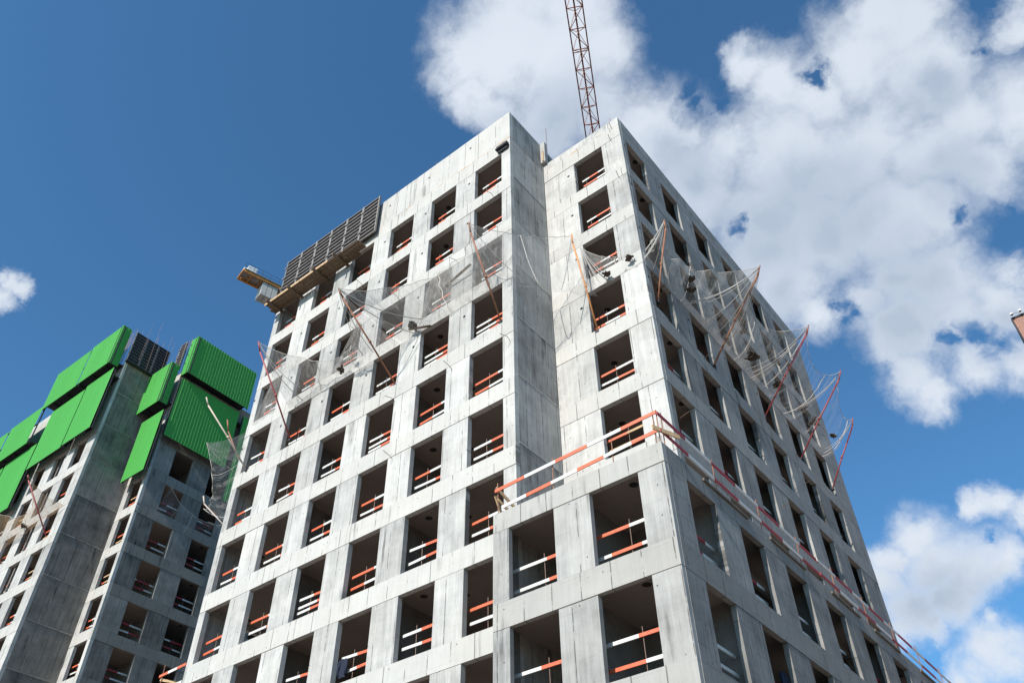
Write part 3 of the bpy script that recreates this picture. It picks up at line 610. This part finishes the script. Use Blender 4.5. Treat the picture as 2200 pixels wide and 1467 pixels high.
net('net with debris between second and third poles of the side facade', (4.5, 7.7, -9.0), (4.5, 12.3, -9.0), H['f'], H['g'], (-1.6, 0, -.5), .4, M_net, seed=6, rope=[20])
net('thin transparent net against the sky with a knotted cross rope', (4.5, 12.4, -9.0), (4.5, 15.9, -9.0), H['g'], H['h'], (-.75, 0, -.75), .5, M_netthin, seed=7, rope=[30], fold=.07)
net('transparent net billowing at the far right over blue sky', (4.5, 16., -9.0), (4.5, 19.9, -9.0), H['h'], H['i'], (-.55, 0, -.5), .55, M_netthin, seed=8, rope=[36], fold=.07)
net('brownish net hanging over two windows left of the brown pole', (-5.2, -.05, -8.2), (-3.3, -.05, -8.2), (-4.3, -.22, -5.9), (-3.25, -.1, -6.0), (0, -.02, 0), .0, M_net, seed=9, fold=.03, rope=False, nu=20)
net('taut fine net covering the third row opening nearest the recess', (-2.2, -.04, -8.4), (-.3, -.04, -8.6), (-2.25, -.12, -5.4), (-.1, -.06, -5.7), (0, 0, -.25), .0, M_netthin, seed=10, fold=.02, rope=False, nu=20)
net('folded tan net hanging in the fourth column opening under the rusty pole', (-10.7, -.05, -8.2), (-9.0, -.05, -8.2), (-9.2, -.18, -6.0), (-9.0, -.1, -6.0), (0, -.02, 0), .0, M_net, seed=11, fold=.04, rope=False, nu=20)
net('streaky net hanging over the leftmost fourth row opening', (-16.4, -.05, -8.4), (-14.6, -.05, -8.3), (-15.3, -.16, -6.1), (-14.7, -.1, -6.1), (0, 0, 0), .0, M_net, seed=12, fold=.04, rope=False, nu=20)
net('pale net trailing off the left edge of the grey block before green sheets', (-16.86, -.02, -8.6), (-16.86, .9, -13.3), (-17.3, -1.6, -9.9), (-19.2, .2, -11.9), (.5, .3, -.9), .3, M_net, seed=13, fold=.12, rope=[12])

def debris(x, y, z, label, s=.35, seed=0, frame=F0):
    r = random.Random(seed); t = thing('debris_pile', (x, y, z), label, 'debris', 'debris caught in the nets', frame=frame)
    mb = MB()
    for i in range(r.randint(14, 20)):
        c = Vector((r.gauss(0, s*.2), r.gauss(0, s*.2), r.gauss(0, s*.12))); d = Vector((r.uniform(-1, 1), r.uniform(-1, 1), r.uniform(-.4, .4))).normalized()*s*r.uniform(.3, .8)
        mb.beam(c-d/2, c+d/2, r.uniform(.03, .10), r.uniform(.015, .05))
    mb.build('scraps', M_debris, t)
    mb = MB(); n = 10
    ring = [Vector((math.cos(a)*s*.55*r.uniform(.5, 1.2), math.sin(a)*s*.55*r.uniform(.5, 1.2), r.uniform(-.05, .05))) for a in [6.283*i/n for i in range(n)]]
    for i in range(n): mb.face([ring[i], ring[(i+1) % n], (0, 0, -s*.25)]); mb.face([ring[i], (0, 0, s*.18), ring[(i+1) % n]])
    mb.build('clump', M_debris, t)
for i, (x, y, z, s, l) in enumerate([(-5.2, -.35, -8.75, .4, 'small dark debris clump in netting above a beam on the sunlit facade'), (-9.4, -.5, -9.0, .3, 'tiny brown rag caught at the sagging net left of the rusty pole'),
        (-8.9, -.6, -8.2, .25, 'small brown scrap lying on the sagging net rope, sunlit facade'), (5.2, 5.1, -9.1, .35, 'brown debris bundle in netting just right of the upright brown pole'), (5.2, 5.35, -8.25, .32, 'small debris knot where net ropes meet past the sunlit corner'),
        (5.3, 10.1, -9.3, .5, 'large dark debris heap in the side net right of the leaning pole'), (5.3, 13.4, -6.6, .25, 'small dark scrap high in the side net near its top rope'), (5.3, 12.7, -9.2, .45, 'dark flat debris in the net beside the third side pole'),
        (5.2, 15.9, -8.5, .45, 'brown debris bunch pulling down the transparent far net'), (5.25, 17.0, -8.75, .5, 'dark debris pile at the foot of the far right net'), (5.6, 18.3, -9.0, .3, 'small dark rag at the bottom edge of the far right net'),
        (5.3, 9.7, -8.1, .3, 'small scrap of boards in the middle of the side net'), (2.9, 2.45, -8.8, .3, 'thin dark scraps under the net beside the orange pole'), (4.0, 2.45, -8.6, .28, 'dark crumpled cloth in the bunched net at the sunlit corner')]):
    debris(x, y, z, l, s, seed=i)
# loose plank on the pole-side ledge, and odd planks in the net
for i, (p, q, l) in enumerate([((-5.5, -.25, -8.75), (-4.35, -.08, -9.1), 'grey loose plank poking out under debris above a fourth row window'), ((-3.6, -.12, -7.25), (-2.0, -.3, -7.1), 'long brown plank lying across the pier left of the brown pole'),
                               ((5.4, 9.0, -7.6), (5.6, 9.7, -7.7), 'short dark plank floating in the side net'), ((5.5, 13.2, -7.8), (5.6, 12.5, -7.9), 'pale thin plank caught upright in the side net')]):
    t = thing('loose_plank', p, l, 'plank'); mb = MB(); mb.beam(p, q, .12, .03); mb.build('plank_board', M_wood2, t, p)

# ------------------------------------------------------------------ formwork panels and their platform
def form_panel(org, w, h, label, frame=F0, rot=0., group='steel formwork panels on the roof edge', rib=M_steel_l, n=10):
    t = thing('formwork_panel', org, label, 'formwork', group, frame=frame, rot=rot)
    mb = MB(); mb.box((-w/2+.01, .0, .02), (w/2-.01, .025, h-.02)); mb.build('plywood_face', M_ply, t)
    mb = MB()
    for x in (-w/2+.035, w/2-.035): mb.box((x-.03, -.10, 0), (x+.03, -.002, h))
    for i in range(n):
        z = .03+(h-.06)*i/(n-1); mb.box((-w/2+.066, -.08, z-.02), (w/2-.066, -.002, z+.02))
    mb.build('steel_frame', rib, t)
    for z in (h*.22, h*.5, h*.8):
        mb = MB(); mb.box((-w/2-.06, -.16, z-.035), (-w/2+.07, -.105, z+.05)); mb.build('clamp', rib, t)
    return t
PLB = ['rightmost', 'second from right', 'third from right', 'third from left', 'second from left', 'leftmost']
for i in range(6):
    form_panel((-8.80-1.27*(i+.5), -.22, .46), 1.27, 2.95, 'steel ribbed formwork panel on the roof edge, %s of the row' % PLB[i])
o = (-12.9, 0, -.5); t = thing('work_platform', o, 'brown timber work platform hung under the roof edge formwork', 'platform')
mb = MB()
for j in range(4):
    y = -.86+.2*j; x = -16.7+rnd.uniform(-.1, .1)
    while x < -9.6-.7*(j == 3):
        L_ = min(rnd.uniform(2.6, 3.6), -9.6-x+.3); mb.box((x, y, -.50+rnd.uniform(0, .02)), (x+L_-.02, y+.18, -.45+rnd.uniform(0, .01))); x += L_
mb.build('deck_planks', M_wood2, t, o)
for x in (-16.2, -14.5, -12.5, -10.9):
    mb = MB(); mb.beam((x, .1, -.60), (x, -1.15, -.60), .10, .16); mb.build('support_beam', M_wood2, t, o)
mb = MB(); mb.box((-16.7, -.90, -.52), (-11.6, -.87, -.36)); mb.build('toe_board', M_wood, t, o)
mb = MB()
for x in (-15.6, -13.8, -12.1): mb.beam((x, -.12, .0), (x, -.9, -.5), .05, .05)
mb.build('bracket', M_steel, t, o)

# ------------------------------------------------------------------ crane jib over the roof
o = (-14., 35.2, -Z0)
zj = 28.16; P0 = Vector((3.25, 2.1, zj)); dj = Vector((-.4637, .886, 0)).normalized(); wj = Vector((dj.y, -dj.x, 0))*.62
t = thing('tower_crane', o, 'red lattice tower crane jib reaching up out of the picture behind the roof', 'crane')
def J(s, k, top=False): q = P0+dj*s+wj*k; q.z = zj+(1.2 if top else 0); return q
mod = 1.72; nm = 22
for k_, nm_, mm in ((-1, 'bottom_chord', M_jib), (1, 'bottom_chord', M_jib), (0, 'top_chord', M_jib)):
    mb = MB(); mb.beam(J(-6, k_, k_ == 0), J(mod*nm, k_, k_ == 0), .10 if k_ else .13, .10 if k_ else .13); mb.build(nm_, mm, t, o)
mb = MB()
for i in range(-3, nm+1):
    s = i*mod; mb.beam(J(s, -.94), J(s, .94), .055, .055)
    if i % 6 == 0: mb.beam(J(s+.22, -.94), J(s+.22, .94), .055, .055)
    for k_ in (-1, 1): mb.beam(J(s, k_*.97), J(s+mod/2, 0, True)-Vector((0, 0, .05)), .035, .035, .5, 1); mb.beam(J(s+mod/2, 0, True)-Vector((0, 0, .05)), J(s+mod, k_*.97), .035, .035, .5, 1)
    mb.beam(J(s+.03, -.94 if i % 2 else .94), J(s+mod-.03, .94 if i % 2 else -.94), .045, .045, .5, 0)
mb.build('lacing', [M_jib, M_jibo], t, o)
mb = MB(); mb.tube([J(-6, 0, True)+Vector((0, 0, .35)), J(18, 0, True)+Vector((0, 0, .25)), J(mod*nm, 0, True)+Vector((0, 0, 2.5))], .02, 5); mb.build('hoist_cable', M_steel, t, o)
mb = MB(); e = J(mod*nm, 0)
for sx in (-.8, .8):
    for sy in (-.8, .8): mb.beam((e.x+sx, e.y+sy, -Z0), (e.x+sx, e.y+sy, zj+3), .16, .16)
z = -Z0; i = 0
while z < zj+1.5:
    for (a, b), (c, d) in (((-.8, -.8), (.8, -.8)), ((.8, -.8), (.8, .8)), ((.8, .8), (-.8, .8)), ((-.8, .8), (-.8, -.8))):
        mb.beam((e.x+a, e.y+b, z), (e.x+c, e.y+d, z), .07, .07)
        if i % 2: a, b, c, d = c, d, a, b
        mb.beam((e.x+a, e.y+b, z), (e.x+c, e.y+d, z+1.6), .06, .06)
    z += 1.6; i += 1
mb.build('mast', M_jib, t, o)

# ------------------------------------------------------------------ counter-jib of the second crane
zc = 36.16; Q0 = Vector((-49.25, 13.0, zc)); dc = Vector((.222, .975, 0)).normalized(); wc = Vector((dc.y, -dc.x, 0))
o = (-45.5, 33., -Z0); t = thing('tower_crane', o, 'yellow crane counter-jib with hanging concrete weight beyond the roof formwork', 'crane')
def K(s, k, z=0): q = Q0+dc*s+wc*k; q.z = zc+z; return q
for k_ in (.08, 1.62):
    mb = MB(); mb.beam(K(0, k_), K(16, k_), .14, .34); mb.build('girder', M_yel, t, o)
mb = MB()
for s in (0, 1.1, 2.3, 3.6, 5, 7, 9, 11, 13): mb.beam(K(s, .1), K(s, 1.6), .1, .2)
for s in (0, 2.3, 5, 9): mb.beam(K(s, .1), K(s+2.2, 1.6), .06, .06)
mb.build('cross_member', M_yel, t, o)
mb = MB(); mb.beam(K(.1, .85, .2), K(16, .85, .2), 1.9, .04); mb.build('walkway', M_steel_l, t, o)
mb = MB()
for k_ in (-.1, 1.8):
    for hh in (.55, 1.05): mb.tube([K(.1, k_, hh), K(16, k_, hh)], .016, 5)
    for s in range(0, 16, 1): mb.tube([K(s+.1, k_, .1), K(s+.1, k_, 1.05)], .02, 5)
mb.build('handrail', M_steel, t, o)
mb = MB(); mb.beam(K(.2, .5, .75), K(1.25, .5, .75), .8, 1.0); mb.beam(K(.45, 1.35, .62), K(1.5, 1.35, .62), .7, .75); mb.build('winch_cover', M_wht, t, o)
for q in range(3):
    mb = MB(); mb.beam(K(2.5+.62*q, .85, -1.15), K(3.06+.62*q, .85, -1.15), 1.35, 1.9); mb.build('counterweight', M_cwt, t, o)
mb = MB(); e = K(20, .85)
mb.beam(K(16, .1), K(20, .1), .14, .3); mb.beam(K(16, 1.6), K(20, 1.6), .14, .3)
for sx in (-.8, .8):
    for sy in (-.8, .8): mb.beam((e.x+sx, e.y+sy, -Z0), (e.x+sx, e.y+sy, zc+4), .16, .16)
z = -Z0; i = 0
while z < zc+2:
    for (a, b), (c, d) in (((-.8, -.8), (.8, -.8)), ((.8, -.8), (.8, .8)), ((.8, .8), (-.8, .8)), ((-.8, .8), (-.8, -.8))):
        mb.beam((e.x+a, e.y+b, z), (e.x+c, e.y+d, z), .07, .07); mb.beam((e.x+a, e.y+b, z), (e.x+c, e.y+d, z+1.6), .06, .06)
    z += 1.6; i += 1
mb.build('mast', M_yel, t, o)

# ------------------------------------------------------------------ brick building corner at the right edge
bx, by, bz = 15.29, 30.22, 2.10
o = (21, 36, -Z0); t = thing('brick_building', o, 'red brick building whose roof corner pokes in at the right edge', 'building')
uvb = lambda p: (p.x if abs(p.y-by) < .01 or abs(p.y-by-12) < .01 else p.y, p.z)
mb = MB(); mb.box((bx, by, -Z0), (bx+12, by+12, bz-.02), .5, 0, uvb); mb.build('brick_wall', M_brick, t, o)
mb = MB(); mb.box((bx-.06, by-.06, bz-.01), (bx+12.06, by+12.06, bz+.10)); mb.build('coping', M_steel, t, o)
mb = MB(); mb.tube([(bx-.04, by-.03, -Z0), (bx-.04, by-.03, bz-.05)], .05, 8); mb.build('downpipe', M_steel, t, o)
o = (bx+.3, by-.1, bz+.1); t = thing('roof_lamp', o, 'small white lamps on a dark arm at the brick roof corner', 'lamp')
mb = MB(); mb.tube([(bx+.5, by, bz+.1), (bx+.45, by-.1, bz+.22), (bx+.1, by-.25, bz+.22)], .012, 5); mb.build('lamp_arm', M_dark, t, o)
for dx in (0.02, .5):
    mb = MB(); mb.box((bx+dx, by-.32, bz+.18), (bx+dx+.16, by-.16, bz+.25)); mb.box((bx+dx+.03, by-.28, bz+.10), (bx+dx+.11, by-.2, bz+.18), .5, 1); mb.build('lamp_head', [M_wht, M_dark], t, o)

# ------------------------------------------------------------------ sister tower on the left
dz = -2.389
XQ, DN = 2.45, 3.40
L_ = [(-1.116-1.535-2.75*k, -1.116-2.75*k) for k in range(6)]
N_ = [(.68, 2.10)]
Q_ = [(4.98+3.18*k, 6.55+3.18*k) for k in range(5)]
so = (-6, 11, -Z0); sis = thing('apartment_building', so, 'second unfinished concrete block at the left, top wrapped in green screens', 'building', frame=F2)
zo = dz+9.0     # row 1 lintel at 6.61
mb = MB(); facade(mb, 'x', 0., -1, -17., 0., L_, range(1, 15), .2, 3.7, zoff=zo, zbot=-Z0); mb.build('front_wall', M_sis, sis, so)
mb = MB()
for r in range(0, 15):
    z1 = 10.4 if r == 0 else T(r)+zo+.76-.01; z0 = T(r+1)+zo+.76 if r < 14 else -Z0
    mb.box((-.2, .2, z0), (rnd.uniform(0, .012), DN, z1), rnd.random(), 0, lambda p: (p.y, p.z))
    mb.box((-.19, .2, z0), (.03, DN, z0+.09), 1., 0, lambda p: (p.y, p.z))
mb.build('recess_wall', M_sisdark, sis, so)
mb = MB(); facade(mb, 'x', DN, -1, .02, XQ, N_, range(1, 15), .2, 3.7, zoff=zo, zbot=-Z0); mb.build('front_wall', M_sis, sis, so)
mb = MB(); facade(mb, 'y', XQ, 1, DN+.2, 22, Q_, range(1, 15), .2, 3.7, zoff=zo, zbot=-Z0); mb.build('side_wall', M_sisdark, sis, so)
mb = MB(); mb.box((-17., .2, -Z0), (-16.8, 22, 10.3)); mb.box((-16.8, 21.8, -Z0), (XQ-.2, 22, 10.3)); mb.build('rear_wall', M_sis, sis, so)
for r in range(0, 14):
    mb = MB(); z = T(r+1)+zo+.25; mb.box((-16.8, .2, z), (-.2, 21.8, z+.2)); mb.box((-.2, DN+.2, z), (XQ-.2, 21.8, z+.2)); mb.build('floor_slab', M_slab, sis, so)
for a, b in (((-16.7, 6), (-1.2, 6.2)), ((-.95, 6.2), (-.8, 21.7)), ((-5., .21), (-4.85, 6)), ((-.8, 7.4), (XQ-.21, 7.55))):
    mb = MB(); mb.box((a[0], a[1], -Z0+.01), (b[0], b[1], 6.8)); mb.build('partition_wall', M_in, sis, so)
mb = MB()
for i in range(70):
    x = rnd.uniform(-3, 2.3); y = .15 if x < -.2 else rnd.choice((3.5, rnd.uniform(.3, 3.3)))
    if x > -.2: x = rnd.choice((-.1, x)) if y < 3.4 else x
    mb.tube([(x, y, 10.2), (x+rnd.uniform(-.08, .08), y+rnd.uniform(-.08, .08), 13.2+rnd.uniform(.2, 1.3))], .007, 4)
tag(mb.build('rebar', M_wire, sis, so), kind='stuff')
mb = MB(); mb.box((-16.8, .2, 10.0), (-.2, 21.8, 10.2)); mb.box((-.2, DN+.2, 10.0), (XQ-.2, 21.8, 10.2)); mb.build('roof_slab', M_slab, sis, so)
mb = MB(); mb.box((.035, -.15, 10.28), (.36, 3.0, 10.415)); mb.build('formwork_ledge', M_steel, sis, so)
for i in range(3):
    form_panel((.22, -.15+1.04*(i+.5), 10.42), 1.04, 2.9, 'dark ribbed formwork panel above the grey recess wall, %s of three' % ('leftmost', 'middle', 'rightmost')[i], frame=F2, rot=math.pi/2, group='formwork panels on the second block', rib=mat('dark_rib_steel', (.16, .15, .145), .6, .3, var=.4, scale=6), n=11)
form_panel((XQ-.45, DN-.25, 10.42), .8, 3.0, 'narrow formwork panel standing between two green screens', frame=F2, group='formwork panels on the second block', rib=M_steel_l, n=11)
form_panel((XQ+.3, DN+.15, 10.1), .6, 3.4, 'slim blue grey formwork strip left of the large green screen', frame=F2, rot=math.pi/2, group='formwork panels on the second block', rib=mat('blue_grey_steel', (.13, .15, .20), .5, .3, var=.3), n=12)

def screen(path, z0, z1, label, lean=.0):
    """corrugated sheet along a horizontal polyline, with a steel carrier behind"""
    cx = sum(p[0] for p in path)/len(path); cy = sum(p[1] for p in path)/len(path); o = (cx, cy, z0)
    t = thing('protection_screen', o, label, 'screen', 'green protection screens round the second block', frame=F2)
    mb = MB(); pts = []
    for (a, b) in zip(path, path[1:]):
        a, b = Vector((*a, 0)), Vector((*b, 0)); d = (b-a); n = Vector((d.y, -d.x, 0)).normalized(); Ls = d.length; d = d.normalized(); s = 0; pr = .26
        while s < Ls-.01:
            for ds, off in ((0, 0), (.19, 0), (.20, .018), (.25, .018)):
                if s+ds <= Ls: pts.append(a+d*(s+ds)+n*off)
            s += pr
        pts.append(b)
    for a, b in zip(pts, pts[1:]):
        mb.face([(a.x, a.y, z0), (b.x, b.y, z0), (b.x, b.y, z1), (a.x, a.y, z1)])
        k_ = Vector((0, 0, 0))
    mb.build('green_sheet', M_green, t, o)
    mb = MB()
    for (a, b) in zip(path, path[1:]):
        d = Vector((b[0]-a[0], b[1]-a[1], 0)); n = Vector((-d.y, d.x, 0)).normalized()*.09
        for zz in (z0+.12, (z0+z1)/2, z1-.12): mb.beam(Vector((*a, zz))+n, Vector((*b, zz))+n, .07, .12)
        q = max(1, int(d.length/1.3))
        for i in range(q+1):
            p = Vector((*a, 0))+d*(i/q)+n*1.9; mb.beam((p.x, p.y, z0+.05), (p.x, p.y, z1-.1), .08, .08)
    mb.build('carrier_frame', M_steel, t, o)
    return t
screen([(-4.33, -1.2), (-.05, -1.2), (-.05, -.45)], 9.55, 13.5, 'light green upper screen left of the dark formwork, folded round the corner')
screen([(-9.45, -1.2), (-4.47, -1.2)], 9.5, 13.35, 'light green upper screen, second from the formwork corner')
screen([(-14.3, -1.2), (-9.35, -1.2)], 6.15, 9.9, 'light green screen one step lower near the left edge')
screen([(-19.5, -1.2), (-14.6, -1.2)], 6.1, 9.75, 'light green screen cut off by the left picture edge, upper')
screen([(-3.5, -.72), (.12, -.72)], 3.5, 9.25, 'light green lower screen beside the grey recess wall')
screen([(-8.3, -.72), (-3.62, -.72)], 3.4, 9.0, 'light green lower screen, second left of the recess wall')
screen([(-13.2, -.72), (-8.5, -.72)], .15, 6.0, 'light green low screen at the left above the netting')
screen([(-18.2, -.72), (-13.4, -.72)], .1, 5.9, 'light green screen cut off by the left picture edge, lower')
screen([(-.2, DN-1.2), (2.88, DN-1.2), (2.88, DN-.5)], 6.45, 10.35, 'light green upper screen in the middle, folded with a dark green flank')
screen([(.42, DN-.72), (3.15, DN-.72)], .38, 5.75, 'long light green lower screen in the middle strip')
screen([(2.75, 3.25), (3.63, 3.25), (3.63, 9.2)], 9.6, 13.45, 'dark green ribbed upper screen with a light green left flank')
screen([(3.13, 3.3), (3.13, 8.85)], 3.8, 9.28, 'large dark green ribbed lower screen on the shaded side')
screen([(3.13, 9.35), (3.13, 14.)], 1.2, 9.2, 'dark green screen behind netting at the edge of the grey block')
def deck(x0, x1, y0, y1, z, label):
    o = ((x0+x1)/2, (y0+y1)/2, z); t = thing('screen_platform', o, label, 'platform', frame=F2)
    mb = MB(); mb.box((x0, y0, z), (x1, y1, z+.05)); mb.build('deck', M_steel, t, o)
    n = max(2, int(max(x1-x0, y1-y0)/1.6))
    for i in range(n):
        k_ = (i+.5)/n
        mb = MB()
        if x1-x0 > y1-y0 or y1-y0 < 1.2: x = x0+(x1-x0)*k_; mb.beam((x, y0+.03, z-.06), (x, y1-.02, z-.06), .07, .11)
        else: y = y0+(y1-y0)*k_; mb.beam((x0+.02, y, z-.06), (x1-.03, y, z-.06), .07, .11)
        mb.build('deck_bearer', M_steel, t, o)
deck(-9.4, -.12, -1.02, -.03, 9.95, 'dark steel deck behind the highest light green screens')
deck(-19.4, -9.5, -1.02, -.03, 6.5, 'dark steel deck behind the lower stepped green screens at the left')
deck(.03, 2.7, DN-1.02, DN-.03, 6.85, 'dark steel deck behind the middle folded green screen')
deck(2.48, 3.48, 3.42, 9.15, 10.0, 'dark steel deck behind the upper dark green screen')
deck(-8.2, .05, -.58, -.03, 8.6, 'narrow dark deck under the lower light green screens beside the recess')
deck(2.48, 3.0, 3.42, 13.9, 8.4, 'narrow dark deck behind the large dark green screen')

# window rails, second block
for r in range(3, 8):
    for c in range(5):
        a, b = L_[c]
        place(V_wood if (r+c) % 3 else V_mid, r+c*2, ((a+b)/2+.02, .36, T(r)+zo-SILL), 'guard rail in left block sunlit front, %s row under screens, %s column from corner' % (ORD[r-2] if r > 3 else 'top', ['first', 'second', 'third', 'fourth', 'fifth'][c]), frame=F2, group='guard rails in the left block')
for r in range(3, 9):
    place(V_wood if r < 6 else V_mid, r, (1.42, DN+.36, T(r)+zo-SILL), 'guard rail in the narrow bright strip of the left block, %s window below screen' % (ORD[r-2] if r > 3 else 'top'), frame=F2, group='guard rails in the left block')
for r in range(3, 9):
    for c in range(3):
        a, b = Q_[c]
        place(V_side, r*2+c, (XQ-.4, (a+b)/2, T(r)+zo-SILL), 'guard rail in the left block shaded flank, %s row, %s column' % (ORD[r-2] if r > 3 else 'top', ['left', 'middle', 'right'][c]), rot=math.pi/2, frame=F2, group='guard rails in the left block')

# net poles and nets, second block
def pole2(f_, h_, label, m):
    f_, h_ = Vector(f_), Vector(h_); d = h_-f_; outw = Vector((d.x, d.y, 0)).normalized(); kink = f_+d*.9+outw*.1
    t = thing('net_pole', tuple(f_), label, 'pole', 'poles holding the safety net', frame=F2)
    mb = MB(); mb.tube([f_, kink], .045, 8); mb.build('pole_shaft', m, t, tuple(f_), smooth=True)
    mb = MB(); mb.tube([kink, h_], .04, 8); mb.build('pole_hook', m, t, tuple(f_), smooth=True)
pole2((-1.4, 0, -4.5), (-1.4, -2.69, -1.03), 'thin red net pole crossing the windows of the left block', M_redp)
pole2((-7.0, 0, -4.6), (-7.0, -2.6, -1.3), 'grey net pole at the left picture edge', M_rustp)
net('tan net slung under the green screens at the left edge', (-9.0, -.08, -3.2), (-.2, -.08, -2.6), (-7.0, -2.5, -1.3), (-1.4, -2.6, -1.1), (0, 1.7, -.9), .5, M_nettan, seed=21, rope=[20], frame=F2)
net('grey net hanging before the top shaded windows of the left block', (XQ+.06, 4.6, -2.2), (XQ+.06, 11.5, -2.2), (XQ+.5, 5.2, .4), (XQ+.9, 11., .1), (-.3, 0, -1.2), .2, M_netthin, seed=22, rope=[16], frame=F2)
debris(-4.3, -.6, -2.9, 'brown debris bunch in the tan net at the far left', .5, 41, frame=F2)
# poles off the left edge of the grey block
for f_, h_, l, m in (((-16.85, .1, -13.75), (-19.0, -.14, -11.7), 'short pale pole jutting from the grey block left edge under net', M_pale), ((-16.85, .6, -10.9), (-17.9, -.6, -7.9), 'dark pole inside netting at the grey block left edge', M_rustp)):
    f_, h_ = Vector(f_), Vector(h_); t = thing('net_pole', tuple(f_), l, 'pole', 'poles holding the safety net')
    d = h_-f_; mb = MB(); mb.tube([f_, f_+d*.85], .03, 8); mb.build('pole_shaft', m, t, tuple(f_), smooth=True)
    mb = MB(); mb.tube([f_+d*.85, h_+Vector((.1, 0, .2))], .036, 8); mb.build('pole_hook', m, t, tuple(f_), smooth=True)
bpy.context.view_layer.update()
